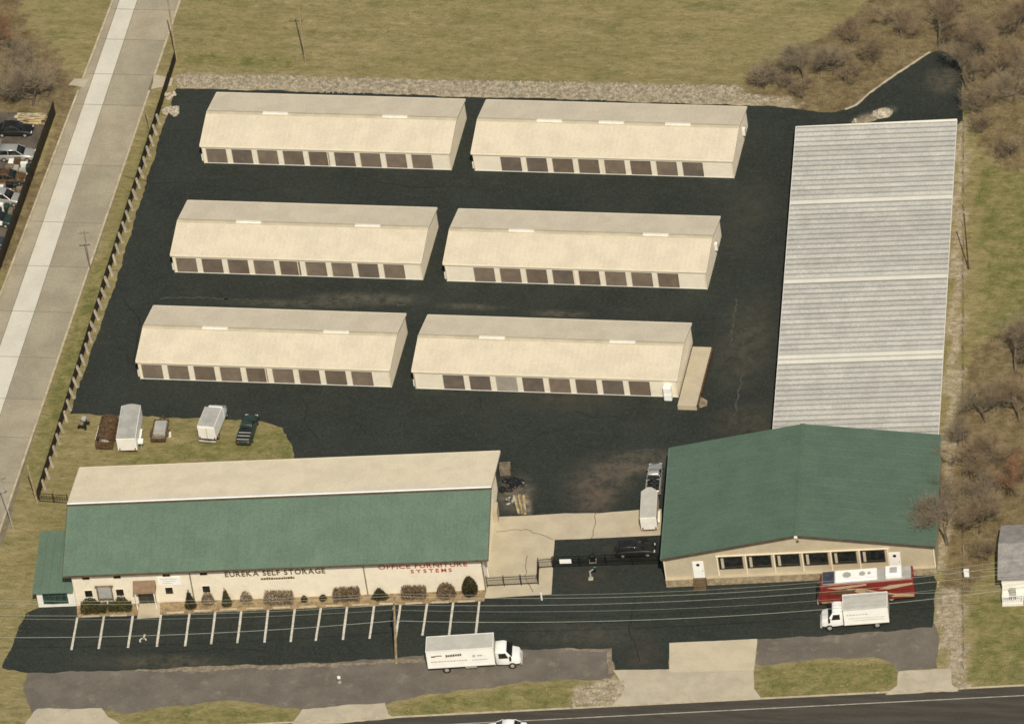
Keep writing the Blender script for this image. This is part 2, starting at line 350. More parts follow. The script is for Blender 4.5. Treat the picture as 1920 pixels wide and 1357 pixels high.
# ------------------------------------------------------------------ ground
def inpoly(x, y, poly):
    c = False; j = len(poly)-1
    for i in range(len(poly)):
        xi, yi = poly[i]; xj, yj = poly[j]
        if (yi > y) != (yj > y) and x < (xj-xi)*(y-yi)/(yj-yi)+xi: c = not c
        j = i
    return c
LITTER = [pxpoly((1395,178),(1392,135),(1480,105),(1560,60),(1640,-10),(2050,-80),(2050,300),(1890,320),(1835,280),(1800,150),(1765,125),(1650,192),(1560,228),(1500,218)),
          pxpoly((1825,650),(2000,560),(2000,1030),(1870,1035),(1820,1120),(1768,1110),(1770,820),(1800,760)),
          pxpoly((-90,170),(-90,-40),(30,-30),(60,50),(110,100),(150,150),(110,215),(-90,215)),
          pxpoly((105,205),(150,165),(168,170),(60,420),(20,520),(0,500))]
GREEN = [pxpoly((1830,300),(2000,340),(2000,560),(1835,630)), pxpoly((1822,1120),(2000,1110),(2000,1290),(1818,1290)),
         pxpoly((770,1312),(1150,1274),(1165,1295),(1140,1325),(745,1343)), pxpoly((1425,1245),(1670,1240),(1680,1270),(1660,1300),(1425,1308)),
         pxpoly((220,1348),(430,1320),(550,1335),(540,1362)), pxpoly((250,845),(540,800),(550,862),(240,870)), pxpoly((300,170),(322,170),(78,900),(40,900)),
         pxpoly((330,100),(560,110),(560,130),(335,128))]
GRAVEL = [pxpoly((332,138),(500,140),(800,148),(1100,152),(1390,160),(1400,178),(1480,185),(1500,205),(1300,198),(870,190),(330,172)),
          pxpoly((1792,230),(1816,230),(1806,560),(1798,830),(1772,1110),(1755,1110),(1765,820)),
          pxpoly((1752,1100),(1808,1110),(1818,1295),(1790,1300),(1755,1180)), pxpoly((1090,1280),(1165,1268),(1175,1300),(1140,1330),(1060,1330)),
          pxpoly((590,1245),(820,1235),(820,1262),(600,1270))]
xs = [-4000,-1200,-400,-200,-130]+[-100+i*1.25 for i in range(169)]+[140,220,420,1200,4000]
ys = [-4000,-1200,-400,-200,-120]+[-95+i*1.25 for i in range(137)]+[110,180,400,1200,4000]
verts = [(x, y, 0.0) for y in ys for x in xs]; nx = len(xs)
faces = [(j*nx+i, j*nx+i+1, (j+1)*nx+i+1, (j+1)*nx+i) for j in range(len(ys)-1) for i in range(nx-1)]
me = bpy.data.meshes.new('ground'); me.from_pydata(verts, [], faces); me.update()
ca = me.color_attributes.new('mask', 'FLOAT_COLOR', 'POINT')
def inside_any(x, y, polys):
    return 1.0 if any(inpoly(x, y, p) for p in polys) else 0.0
for i, (x, y, _) in enumerate(verts):
    if abs(x) < 135 and abs(y) < 115:
        ca.data[i].color = (inside_any(x,y,LITTER), inside_any(x,y,GREEN), inside_any(x,y,GRAVEL), 1)
    else: ca.data[i].color = (0, 0, 0, 1)
me.materials.append(ground_mat)
g = bpy.data.objects.new('ground', me); col.objects.link(g); g['kind'] = 'structure'

# ------------------------------------------------------------------ paved surfaces
Z1, Z2, Z3, Z4 = 0.008, 0.016, 0.024, 0.032
sheet('old_parking_strip', pxpoly((50,1252),(400,1240),(830,1222),(1000,1206),(1145,1210),(1152,1262),(1145,1271),(1000,1278),(850,1296),(770,1308),(725,1320),(565,1330),(545,1326),(430,1312),(330,1322),(230,1338),(205,1330),(60,1338),(46,1300)), Z1, old_asph, jit=0.22)
sheet('old_parking_strip_east', pxpoly((1419,1190),(1560,1180),(1752,1168),(1760,1190),(1757,1252),(1684,1258),(1668,1240),(1640,1231),(1540,1233),(1500,1241),(1419,1246)), Z1, old_asph, jit=0.18)
yard = pxpoly((331,166),(500,170),(660,174),(870,182),(1000,184),(1150,190),(1370,197),(1450,199),(1505,206),(1565,211),(1600,201),(1628,178),(1680,141),(1742,101),(1765,95),(1790,110),(1803,132),(1804,226),(1789,240),(1770,560),(1752,815),(1748,1060),(1757,1090),(1748,1176),(1565,1190),(1420,1198),(1257,1206),(1255,1256),(1152,1259),(1147,1215),(960,1217),(830,1226),(600,1243),(400,1248),(240,1256),(50,1261),(4,1252),(30,1190),(48,1150),(80,1136),(500,1100),(700,1000),(600,900),(551,858),(545,830),(530,802),(480,788),(130,776),(225,505),(302,250))
sheet('yard_asphalt', yard, Z2, asphalt, jit=0.16)
sheet('concrete_pad', pxpoly((930,969),(1000,966),(1060,962),(1125,962),(1207,955),(1240,954),(1240,1003),(1140,1008),(1040,1012),(1034,1114),(900,1122),(880,1100)), Z3, conc_pad, jit=0.04, step=1.2)
sheet('driveway_slab', pxpoly((1255,1205),(1420,1197.5),(1414,1256),(1255,1260)), Z3+.003, mat('concrete_slab', (0.53,0.455,0.315), 0.85, 0.07, 0.4, 7, 0.05, dirt=((0.42,0.36,0.25),0.4,0.5)), jit=0.03)
sheet('driveway_apron', pxpoly((1149,1256),(1257,1254),(1413,1250),(1414,1290),(1428,1309),(1146,1324),(1165,1303),(1172,1288)), Z3, conc_drive, jit=0.06)
sheet('driveway_apron_west', pxpoly((70,1328),(190,1327),(205,1345),(240,1362),(40,1364)), Z3, conc_drive, jit=0.12)
sheet('driveway_apron_middle', pxpoly((567,1329),(640,1322),(722,1317),(728,1338),(740,1346),(700,1350),(545,1362)), Z3, conc_drive, jit=0.12)
sheet('driveway_apron_east', pxpoly((1685,1258),(1783,1252),(1785,1283),(1798,1295),(1660,1302),(1682,1285)), Z3, conc_drive, jit=0.08)
sheet('sand_edge', pxpoly((250,1254),(420,1247),(620,1243),(825,1233),(825,1239),(700,1245),(620,1250),(430,1255),(300,1260)), Z1+.004, sand_mat, jit=0.3, step=.35)
sheet('sand_edge_east', pxpoly((1060,1214),(1149,1211),(1150,1262),(1140,1262),(1139,1221),(1060,1219)), Z1+.004, sand_mat, jit=0.12, step=.35)
def ribbon(name, pp, wd, z, m, jit=.05, step=.5):
    pts = [Vector(P2(*p)) for p in pp]; L_, R_ = [], []; rr = random.Random(len(pp)*7+int(pp[0][0]))
    fine = []
    for a, b in zip(pts, pts[1:]):
        k = max(1, int((b-a).length/step)); fine += [a.lerp(b, i/k) for i in range(k)]
    fine.append(pts[-1])
    for i, q in enumerate(fine):
        d = (fine[min(i+1,len(fine)-1)]-fine[max(i-1,0)]).normalized(); n_ = Vector((-d.y,d.x)); q = q+n_*rr.uniform(-jit,jit); w2 = wd*rr.uniform(.35,.65)
        L_.append(q+n_*w2); R_.append(q-n_*w2)
    mb = MB(); k = len(fine); mb.add([(*p,z) for p in L_]+[(*p,z) for p in R_], [(i,k+i,k+i+1,i+1) for i in range(k-1)])
    o = mb.build(name, m); o['kind'] = 'structure'; return o
crack_dark = mat('crack_filler', (0.011,0.011,0.010), 0.6, 0.2)
dust_pale = mat('pale_dust', (0.085,0.079,0.06), 0.95, 0.3, 1.5, 8, 0.2)
for pp in (((1080,770),(1110,782),(1160,781),(1175,790)), ((560,740),(575,760),(572,790),(600,830)), ((900,745),(903,765)), ((230,560),(262,600),(250,680),(275,720)), ((700,340),(780,352),(860,349),(930,360)), ((400,350),(470,358),(520,352)),
           ((980,840),(1010,815),(1060,805)), ((1650,190),(1700,170),(1750,175)), ((300,1225),(420,1215),(520,1221)), ((960,1160),(1080,1168),(1200,1165)), ((1330,1150),(1420,1143),(1500,1150)), ((1190,1120),(1180,1180),(1200,1240)), ((230,330),(290,345),(340,340))):
    ribbon('asphalt_crack', pp, .07, Z2+.003, crack_dark, .12, .45)
for pp in (((560,572),(640,566),(760,572)), ((690,556),(730,552),(760,560)), ((1030,585),(1090,590)), ((420,560),(520,566)), ((1150,860),(1190,845),(1230,842)), ((1170,880),(1200,872)), ((300,560),(380,558),(430,562)), ((1380,560),(1372,640)), ((1392,700),(1378,780))):
    ribbon('dust_streak', pp, .16, Z2+.004, dust_pale, .15, .35)
ribbon('curve_kerb', ((1585,206),(1604,198),(1630,175),(1682,138),(1744,98)), .28, Z3, kerb_mat, .04)
# front road
ra, rb = Vector(P2(100,1380)), Vector(P2(1920,1288)); rd = (rb-ra).normalized(); rn = Vector((-rd.y, rd.x))
ra = Vector(P2(960,1334.5)) - rd*200; rb = ra + rd*420
def strip(name, a, b, off0, off1, z, m): 
    n_ = Vector((-(b-a).normalized().y, (b-a).normalized().x))
    return sheet(name, [tuple(a+n_*off0), tuple(b+n_*off0), tuple(b+n_*off1), tuple(a+n_*off1)], z, m)
strip('front_road', ra, rb, 0, -7.6, Z2, road_asph)
strip('road_gutter', ra, rb, 0.28, 0.0, Z4+.004, kerb_mat)
strip('edge_line', ra, rb, -1.40, -1.53, Z3, mat('edge_paint', (0.46,0.42,0.33), 0.7, 0.15, 1.0, 6, 0.15, dirt=((0.15,0.13,0.1),1.2,0.8)))
strip('edge_line_far', ra, rb, -7.2, -7.36, Z3, paint_white)
strip('road_shoulder', ra, rb, -7.6, -9.6, Z1, conc_drive)
# lane of concrete slabs
lane = empty('concrete_lane', (0,0,0)); lane['kind'] = 'structure'
lane_base = pxpoly((222,-60),(355,-60),(338,0),(312,60),(296,130),(287,165),(268,205),(225,340),(172,500),(101,690),(42,890),(8,1012),(-20,1060),(-140,1060),(-60,700),(0,560),(45,470),(98,340),(140,215),(165,160),(187,75),(213,0))
o = sheet('lane_bed', lane_base, Z1, joint_dark, jit=0.03); o.parent = lane; del o['kind']
Lt, Lb = Vector(P2(225,0)), Vector(P2(117,340)); 
b0t, b0b = Vector(P2(224,0)), Vector(P2(0,648)); b1t, b1b = Vector(P2(258,0)), Vector(P2(33,680))
r_t, r_b = Vector(P2(336,0)), Vector(P2(101,690)); l_t, l_b = Vector(P2(214,0)), Vector(P2(0,560))
def lx(a, b, y): t = (y-a.y)/(b.y-a.y); return a.x+(b.x-a.x)*t
ymax, ymin = P2(240,-60)[1], P2(0,1060)[1]
ycuts = [ymax] + [P2(px,py)[1] for px,py in ((245,18),(247,75),(230,140),(230,198),(170,310),(160,418),(110,500),(90,585),(60,670),(40,748),(45,820),(20,905),(0,980))] + [ymin]
g_ = 0.035
for k in range(len(ycuts)-1):
    y1, y0 = ycuts[k]-g_, ycuts[k+1]+g_
    for (A, B, m) in (((l_t,l_b),(b0t,b0b),'L'), ((b0t,b0b),(b1t,b1b),'M'), ((b1t,b1b),(r_t,r_b),'R')):
        mm = conc_pale if m == 'M' else (conc_lane2 if (m == 'L' or k in (1,4,10)) else conc_lane)
        flare = 0.0
        q = [(lx(*A,y0)+g_, y0), (lx(*B,y0)-g_, y0), (lx(*B,y1)-g_, y1), (lx(*A,y1)+g_, y1)]
        s_ = sheet('slab', q, Z2+random.uniform(0,0.004), mm, parent=lane)
for nm, A, dx in (('kerb', (r_t, r_b), 0.0), ('kerb', (l_t, l_b), -0.25)):
    mb = MB(); yy = ymax
    cuts = [(ymax, P2(296,140)[1]), (P2(285,170)[1], ymin)] if dx == 0 else [(ymax, P2(165,150)[1]), (P2(160,170)[1], P2(0,560)[1])]
    for (ya, yb) in cuts:
        n_ = int((ya-yb)/2.5)
        for i in range(n_):
            y1 = ya-(ya-yb)*i/n_; y0 = ya-(ya-yb)*(i+1)/n_+0.02
            xa, xb = lx(*A,y0)+dx, lx(*A,y1)+dx
            mb.hexa([(xa,y0,0),(xa+.25,y0,0),(xb+.25,y1,0),(xb,y1,0)], [(xa,y0,.06),(xa+.25,y0,.06),(xb+.25,y1,.06),(xb,y1,.06)])
    mb.build('kerb', kerb_mat, lane)
sheet('side_apron', pxpoly((288,140),(300,142),(325,147),(322,162),(300,164),(283,168)), Z3, conc_drive, jit=0.12)
sheet('side_apron_west', pxpoly((168,148),(140,148),(128,160),(158,165)), Z3, conc_drive, jit=0.12)
sheet('car_lot', pxpoly((-140,205),(92,212),(60,300),(-5,480),(-140,700)), Z1, lot_grey, jit=0.15)
sheet('planting_bed', pxpoly((144,1132),(912,1102),(908,1127),(560,1141),(300,1152),(270,1152),(262,1152),(146,1158)), Z3+.004, mulch, jit=0.05)
sheet('entrance_walk', pxpoly((262,1132),(300,1130),(300,1157),(257,1160)), Z4+.002, conc_pad, jit=0.02)
# cracks in the concrete pad
for pts in (((1117,962),(1115,985),(1110,1008)), ((930,997),(985,992),(1038,1012)), ((1000,1110),(985,1085),(988,1042))):
    mb = MB()
    for (a, b) in zip(pts, pts[1:]):
        pa, pb = Vector(P2(*a)), Vector(P2(*b)); d = pb-pa; n_ = max(2, int(d.length/0.5)); prev = pa
        for i in range(1, n_+1):
            q = pa+d*(i/n_)+Vector((random.uniform(-.12,.12), random.uniform(-.12,.12))); e = (q-prev).normalized(); nn = Vector((-e.y,e.x))*0.045
            mb.add([(*(prev-nn),Z4+.001),(*(q-nn),Z4+.001),(*(q+nn),Z4+.001),(*(prev+nn),Z4+.001)], [(0,1,2,3)]); prev = q
    o = mb.build('pavement_crack', joint_dark); o['kind'] = 'structure'
# parking lines
tops = [(145,1157),(195,1155),(249,1154),(302,1151),(356,1147),(404,1144),(453,1142),(503,1140),(553,1139),(602,1137),(651,1135),(702,1133),(751,1132),(801,1131),(850,1129),(899,1127)]
bots = [(134,1218),(185,1216),(240,1214),(294,1212),(347,1211),(396,1207),(445,1205),(496,1204),(545,1203),(592,1201),(643,1199),(693,1197),(742,1195),(792,1191),(842,1190),(892,1189)]
for t, b in zip(tops, bots):
    a, c = Vector(P2(*t)), Vector(P2(*b)); e = (c-a).normalized(); n_ = Vector((-e.y,e.x))*0.125
    o = sheet('parking_line', [tuple(a+n_), tuple(c+n_), tuple(c-n_), tuple(a-n_)], Z3+0.002, paint_white, jit=0.015, step=0.4)
# accessible bay mark
p = P(268,1200); mb = MB()
mb.add([(p.x+.42*math.cos(t)*k, p.y+.42*math.sin(t)*k, Z3+.002) for k in (1,.62) for t in [R(20*i) for i in range(13)]], [(i,i+1,14+i,13+i) for i in range(12)])
mb.add([(p.x-.1,p.y+.2,Z3+.002),(p.x+.1,p.y+.2,Z3+.002),(p.x+.1,p.y+.95,Z3+.002),(p.x-.1,p.y+.95,Z3+.002)],[(0,1,2,3)])
mb.build('bay_symbol', paint_white)['kind'] = 'structure'
# wheel stops
stop = MB().extrude_x([(-.09,0),(.09,0),(.05,.13),(-.05,.13)], -0.95, 0.95)
sm = stop.mesh('wheel_stop'); sm.materials.append(kerb_mat)
order = ['first','second','third','fourth','fifth','sixth','seventh','eighth','ninth','tenth','eleventh','twelfth','thirteenth','fourteenth','fifteenth']
for i in range(15):
    if i == 2: continue
    a = (Vector(P2(*tops[i]))+Vector(P2(*tops[i+1])))/2
    o = bpy.data.objects.new('wheel_stop', sm); col.objects.link(o); o.location = (a.x, a.y+0.05, Z3); o.rotation_euler = (0,0,R(6.4)+random.uniform(-.03,.03))
    tag(o, 'pale concrete wheel stop heading the %s parking bay from the left end' % order[i], 'wheel stop', 'wheel stops along the planting bed')

# ------------------------------------------------------------------ storage buildings
D, EH, RH = 9.37, 2.727, 3.80
DW, DH, PITCHX = 2.42, 2.15, 3.05
def door_mesh():
    mb = MB(); n = 10
    for i in range(n):
        z0 = 0.02+i*(DH-.04)/n; z1 = z0+(DH-.04)/n
        mb.hexa([(0,0,z0),(DW,0,z0),(DW,.05,z0),(0,.05,z0)], [(0,.035,z1),(DW,.035,z1),(DW,.05,z1),(0,.05,z1)])
    return mb
dm = door_mesh().mesh('roll_up_door'); dm.materials.append(door_brown)
dmv = [dm]
for c_ in ((0.185,0.145,0.105),(0.135,0.110,0.086)):
    q_ = door_mesh().mesh('roll_up_door'); q_.materials.append(mat('door_brown_%d' % len(dmv), c_, 0.5, 0.10, 0.9, 8, 0.08, dirt=((0.25,0.19,0.13),0.7,0.5))); dmv.append(q_)
dm2 = door_mesh().mesh('roll_up_door_grey'); dm2.materials.append(door_grey)
def storage(x0, y0, L, first, nd, vents, label, grey=None, pipes=(), down=(0.0,), conduit=None):
    t = empty('storage_building', (x0,y0,Z2), 0, label, 'building', 'storage buildings in the asphalt yard')
    W_ = MB(); th = 0.18
    # front wall around the door openings
    xs_ = [0]+[v for i in range(nd) for v in (first+i*PITCHX, first+i*PITCHX+DW)]+[L]
    for i in range(0, len(xs_), 2): W_.box(xs_[i], xs_[i+1], 0, th, 0, DH)
    W_.box(0, L, 0, th, DH, EH-.02)
    W_.box(0, L, D-th, D, 0, EH-.02); 
    for xa in (0, L-th):
        W_.extrude_x([(th,0),(D-th,0),(D-th,EH-.02),(D/2,RH-.05),(th,EH-.02)], xa+.002, xa+th-.002)
        # panel ribs of the metal end wall
    k = int(D/0.45)
    for i in range(1, k):
        yy = i*D/k; zt = EH+(RH-EH)*(1-abs(yy-D/2)/(D/2))-.1
        W_.box(L-.002, L+.03, yy-.03, yy+.03, 0, zt)
    W_.build('wall', cream_wall, t)
    MB().box(th, L-th, th, D-th, 0, 0.01).build('floor_slab', conc_drive, t)
    for i in range(nd):
        o = bpy.data.objects.new('roll_up_door', dm2 if i == grey else random.choice(dmv)); col.objects.link(o); o.parent = t; o.location = (first+i*PITCHX, 0.13, 0 if i != grey else -0.0)
        if i == grey: o['label'] = 'weathered grey roll-up door'
    # roof slopes
    ov = 0.12
    for nm, ya, yb in (('roof_slope', -ov, D/2), ('roof_slope', D+ov, D/2)):
        za = EH-ov*(RH-EH)/(D/2)
        mb = MB(); lo, hi = sorted((ya, yb)); zl, zh = (za, RH) if ya < yb else (RH, za)
        mb.hexa([(-ov,lo,zl-.06),(L+ov,lo,zl-.06),(L+ov,hi,zh-.06),(-ov,hi,zh-.06)], [(-ov,lo,zl),(L+ov,lo,zl),(L+ov,hi,zh),(-ov,hi,zh)])
        n = int(L/0.61)
        for i in range(1, n):
            xx = -ov+(L+2*ov)*i/n
            mb.hexa([(xx-.03,lo,zl-.001),(xx+.03,lo,zl-.001),(xx+.03,hi,zh-.001),(xx-.03,hi,zh-.001)], [(xx-.012,lo,zl+.022),(xx+.012,lo,zl+.022),(xx+.012,hi,zh+.022),(xx-.012,hi,zh+.022)])
        mb.build(nm, cream_roof, t)
    sl_ = (RH-EH)/(D/2)
    MB().extrude_x([(D/2-.32,RH-.32*sl_+.03),(D/2+.32,RH-.32*sl_+.03),(D/2+.3,RH-.3*sl_+.06),(D/2,RH+.07),(D/2-.3,RH-.3*sl_+.06)], -ov-.01, L+ov+.01).build('ridge_cap', ridge_tan, t)
    for v in vents:
        MB().extrude_x([(D/2-.2,RH+.02),(D/2+.2,RH+.02),(D/2+.14,RH+.15),(D/2-.14,RH+.15)], v, v+2.95).build('ridge_vent', vent_white, t)
    # gutters, rake trim, corner trim
    MB().box(-ov, L+ov, -ov-.11, -ov+.02, EH-.19, EH-.05).build('gutter', cream_trim, t)
    MB().box(-ov, L+ov, D+ov-.02, D+ov+.11, EH-.19, EH-.05).build('gutter', cream_trim, t)
    for xa in (-ov-.045, L+ov+.003):
        mb = MB()
        for ya, yb, za, zb in ((-ov, D/2, EH-.03, RH), (D/2, D+ov, RH, EH-.03)):
            mb.hexa([(xa,ya,za-.17),(xa+.042,ya,za-.17),(xa+.042,yb,zb-.17),(xa,yb,zb-.17)], [(xa,ya,za+.03),(xa+.042,ya,za+.03),(xa+.042,yb,zb+.03),(xa,yb,zb+.03)])
        mb.build('rake_trim', cream_trim, t)
    MB().box(-.01, L+.01, -.03, -.004, 0.0, .09).build('base_trim', white_trim, t)
    for dx in (0.05, L-.13)+tuple(down):
        MB().box(dx, dx+.09, -.11, -.005, .02, EH-.15).build('downspout', cream_trim, t)
    for (py_) in pipes:
        MB().box(L+.03, L+.35, py_, py_+.5, 1.1, 2.0).build('electric_box', white_trim, t)
    # conduit at left front corner
    MB().box(-.3, -.04, .35, .6, 0.0, .85).build('electric_box', white_trim, t)
    return t
T = 'long cream metal storage building with '
storage(-32.61,19.46,29.42,.45,9,(6.6,20.8), T+'nine brown doors in the row nearest the rock strip', down=(14.9,))
storage(-.45,19.48,30.48,3.2,8,(6.9,14.2,22.0), T+'three white ridge vents, nearest the white roof', pipes=(6.2,), down=(15.2,))
storage(-31.98,.07,29.19,.35,9,(6.8,20.8), T+'nine brown doors, middle building on the lane side', down=(14.7,))
storage(0,0,30.27,3.3,8,(6.8,22.4), T+'eight doors, middle building on the white roof side', pipes=(5.4,), down=(15.0,))
storage(-32.05,-18.43,29.24,.35,9,(6.8,20.9), T+'nine brown doors, behind the parked trailers on grass', down=(14.8,))
storage(-.03,-18.51,30.18,3.3,8,(6.9,21.9), T+'one grey door, beside the concrete dock', grey=2)
# dock beside the last one
q = [P2(1307,637,.55),P2(1333,637,.55),P2(1304,752,.55),P2(1271,752,.55)]
t = empty('loading_dock', (*P2(1300,755),Z2), 0, 'low tan concrete dock against the end of a storage building', 'dock')
bx, by = t.location.x, t.location.y
q = [(30.4-bx,-10.2-by),(32.8-bx,-10.4-by),(32.9-bx,-20.3-by),(30.5-bx,-20.2-by)]
MB().prism([(30.45-bx,-20.6-by),(32.6-bx,-20.6-by),(32.6-bx,-10.6-by),(30.45-bx,-10.6-by)], 0, .62).build('dock_slab', conc_pad, t)
MB().prism([(32.61-bx,-20.5-by),(32.78-bx,-20.5-by),(32.78-bx,-10.7-by),(32.61-bx,-10.7-by)], 0, .58).build('bumper_timber', rust, t)
MB().hexa([(32.8-bx,-20.2-by,0),(33.6-bx,-19.8-by,0),(33.5-bx,-18.9-by,0),(32.8-bx,-18.6-by,0)],[(32.8-bx,-20.2-by,.5),(33.1-bx,-19.9-by,.25),(33.1-bx,-19.2-by,.25),(32.8-bx,-18.9-by,.5)]).build('rubble_step', dirt_mat, t)
t = empty('white_machine', (*P2(1254,748),Z2), R(0), 'white ice chest standing at the corner of a storage building', 'ice chest')
MB().bbox(-.45,.45,-.4,.4,.08,1.0,.06).build('chest', white_paint, t); MB().bbox(-.45,.45,-.38,.4,1.03,1.9,.06).build('upper_cabinet', white_paint, t); MB().box(-.4,.4,-.35,.35,0,.1).build('base', black_paint, t)

# ------------------------------------------------------------------ lettering
def lettering(text, x, z, width, height, m, parent, y=-0.03, name='letter', font_gap=0.14):
    meshes = []
    for ch in text:
        if ch == ' ': meshes.append(None); continue
        c = bpy.data.curves.new('letter', 'FONT'); c.body = ch; c.size = 1.0; c.extrude = 0.03; c.offset = 0.012; c.resolution_u = 3
        ob = bpy.data.objects.new('tmp', c); col.objects.link(ob)
        dg = bpy.context.evaluated_depsgraph_get(); mm = bpy.data.meshes.new_from_object(ob.evaluated_get(dg))
        bpy.data.objects.remove(ob); 
        vs = [v.co.copy() for v in mm.vertices]; x0 = min(v.x for v in vs); x1 = max(v.x for v in vs)
        y0 = min(v.y for v in vs); y1 = max(v.y for v in vs)
        meshes.append((mm, x0, x1, y0, y1))
    tot = sum((0.35 if k is None else (k[2]-k[1])+font_gap) for k in meshes)
    sx = width/tot; cx = x
    for k in meshes:
        if k is None: cx += 0.35*sx; continue
        mm, x0, x1, y0, y1 = k; sy = height/(y1-y0)
        for v in mm.vertices: v.co = Vector(((v.co.x-x0)*sx, -v.co.z*0.8, (v.co.y-y0)*sy))
        mm.materials.append(m); mm.update()
        o = bpy.data.objects.new(name, mm); col.objects.link(o); o.parent = parent; o.location = (cx, y, z)
        cx += (x1-x0+font_gap)*sx

# ------------------------------------------------------------------ office building (front left)
FA = R(6.35); FL, FD, FE, FR = 45.7, 16.7, 5.0, 7.65; OV = 0.6
gl = P(144,1135)
F = empty('office_building', (gl.x, gl.y, Z2), FA, 'long two-storey cream office and storage building with green front roof slope', 'building')
MBw = MB()
MBw.box(0, FL, 0, .2, 0, FE+.0).build('front_wall', cream_wall, F)
mb = MB(); mb.box(0, FL, FD-.2, FD, 0, FE)
for xa in (.001, FL-.2): mb.extrude_x([(.2,0),(FD-.2,0),(FD-.2,FE),(FD/2,FR-.12),(.2,FE)], xa, xa+.198)
for i in range(1, 30):
    yy = i*FD/30; mb.box(FL-.005, FL+.03, yy-.03, yy+.03, 0, FE+(FR-FE)*(1-abs(yy-FD/2)/(FD/2))-.25)
mb.build('wall', cream_wall, F)
slp = (FR-FE)/(FD/2+OV)
def slope(name, ya, yb, za, zb, x0, x1, m, parent, rib=1.2, th=.1, h=.014):
    lo, hi = (ya, yb) if ya < yb else (yb, ya); zl, zh = (za, zb) if ya < yb else (zb, za)
    mb = MB(); mb.hexa([(x0,lo,zl-th),(x1,lo,zl-th),(x1,hi,zh-th),(x0,hi,zh-th)], [(x0,lo,zl),(x1,lo,zl),(x1,hi,zh),(x0,hi,zh)])
    n = int((x1-x0)/rib)
    for i in range(1, n):
        xx = x0+(x1-x0)*i/n
        mb.hexa([(xx-.03,lo,zl-.001),(xx+.03,lo,zl-.001),(xx+.03,hi,zh-.001),(xx-.03,hi,zh-.001)], [(xx-.012,lo,zl+h),(xx+.012,lo,zl+h),(xx+.012,hi,zh+h),(xx-.012,hi,zh+h)])
    return mb.build(name, m, parent)
slope('roof_slope', -OV, FD/2, FE, FR, -.8, FL+.8, green_office, F)['label'] = 'green front roof slope'
slope('roof_slope', FD+OV, FD/2, FE, FR, -.8, FL+.8, cream_roof2, F)['label'] = 'cream rear roof slope'
MB().extrude_x([(FD/2-.10,FR+.005),(FD/2+.45,FR-.45*slp+.015),(FD/2+.42,FR-.42*slp+.06),(FD/2-.02,FR+.09)], -.82, FL+.82).build('ridge_cap', white_trim, F)
MB().extrude_x([(FD/2-.36,FR-.36*slp+.012),(FD/2-.12,FR-.12*slp+.012),(FD/2-.12,FR-.12*slp+.05),(FD/2-.36,FR-.36*slp+.05)], -.82, FL+.82).build('ridge_flashing', dark_trim, F)
MB().box(-.8, FL+.8, -OV-.12, -OV-.003, FE-.2, FE-.02).build('gutter', brown_paint, F)
MB().box(-.8, FL+.8, FD+OV+.003, FD+OV+.12, FE-.2, FE-.02).build('gutter', cream_trim, F)
for xa, m in ((-.86, dark_trim), (FL+.803, dark_trim)):
    mb = MB(); mb.hexa([(xa,-OV,FE-.24),(xa+.05,-OV,FE-.24),(xa+.05,FD/2,FR-.24),(xa,FD/2,FR-.24)], [(xa,-OV,FE+.03),(xa+.05,-OV,FE+.03),(xa+.05,FD/2,FR+.03),(xa,FD/2,FR+.03)]); mb.build('rake_trim', m, F)
    mb = MB(); mb.hexa([(xa,FD/2+.002,FR-.24),(xa+.05,FD/2+.002,FR-.24),(xa+.05,FD+OV,FE-.24),(xa,FD+OV,FE-.24)], [(xa,FD/2+.002,FR+.03),(xa+.05,FD/2+.002,FR+.03),(xa+.05,FD+OV,FE+.03),(xa,FD+OV,FE+.03)]); mb.build('rake_trim', cream_trim, F)
def window(parent, x, z, wd, ht, y=0.0, gm=None, fm=None):
    f = MB(); b = .07; fm = fm or cream_trim
    f.box(x-wd/2-b, x+wd/2+b, y-.05, y-.004, z-ht/2-b, z-ht/2); f.box(x-wd/2-b, x+wd/2+b, y-.05, y-.004, z+ht/2, z+ht/2+b)
    f.box(x-wd/2-b, x-wd/2, y-.05, y-.004, z-ht/2, z+ht/2); f.box(x+wd/2, x+wd/2+b, y-.05, y-.004, z-ht/2, z+ht/2)
    o = f.build('window', fm, parent)
    MB().box(x-wd/2, x+wd/2, y-.022, y-.003, z-ht/2, z+ht/2).build('pane', gm or glass_dark, o)
    return o
for x in (1.6, 5.1, 10.6, 14.75): window(F, x, 1.72, .82, .95); window(F, x, 4.15, .82, .7)
for x in (13.15, 32.5, .05, 45.6): MB().box(x, x+.11, -.12, -.005, .05, FE-.15).build('downspout', cream_wall if x in (.05,) else wood_grey, F)
# entrance
MB().box(7.15, 8.85, -.02, -.004, 0, 2.35).build('door', glass_dark, F)
e_ = MB(); e_.box(7.02,7.15,-.06,-.003,0,2.45); e_.box(8.85,8.98,-.06,-.003,0,2.45); e_.box(7.15,8.85,-.06,-.003,2.35,2.45); e_.box(7.97,8.03,-.05,-.021,0,2.35); e_.build('door_frame', brown_paint, F)
MB().hexa([(6.75,-1.1,2.35),(9.25,-1.1,2.35),(9.25,-.004,2.35),(6.75,-.004,2.35)], [(6.75,-1.0,2.55),(9.25,-1.0,2.55),(9.25,-.004,3.35),(6.75,-.004,3.35)]).build('awning', brown_awning, F)
e_ = MB(); e_.cyl((6.95,-1.0,0),(6.95,-1.0,2.35),.07); e_.cyl((9.05,-1.0,0),(9.05,-1.0,2.35),.07); e_.build('awning_post', white_trim, F)
# notice board
s_ = MB().box(9.55, 12.1, -.06, -.004, 2.55, 3.75).build('notice_board', white_paint, F)
for k, (a, b) in enumerate(((.3,2.2),(.5,2.0),(.45,1.6))): MB().box(9.55+a, 9.55+b, -.066, -.061, 3.42-k*.3, 3.50-k*.3).build('faded_line', truck_roof, s_)
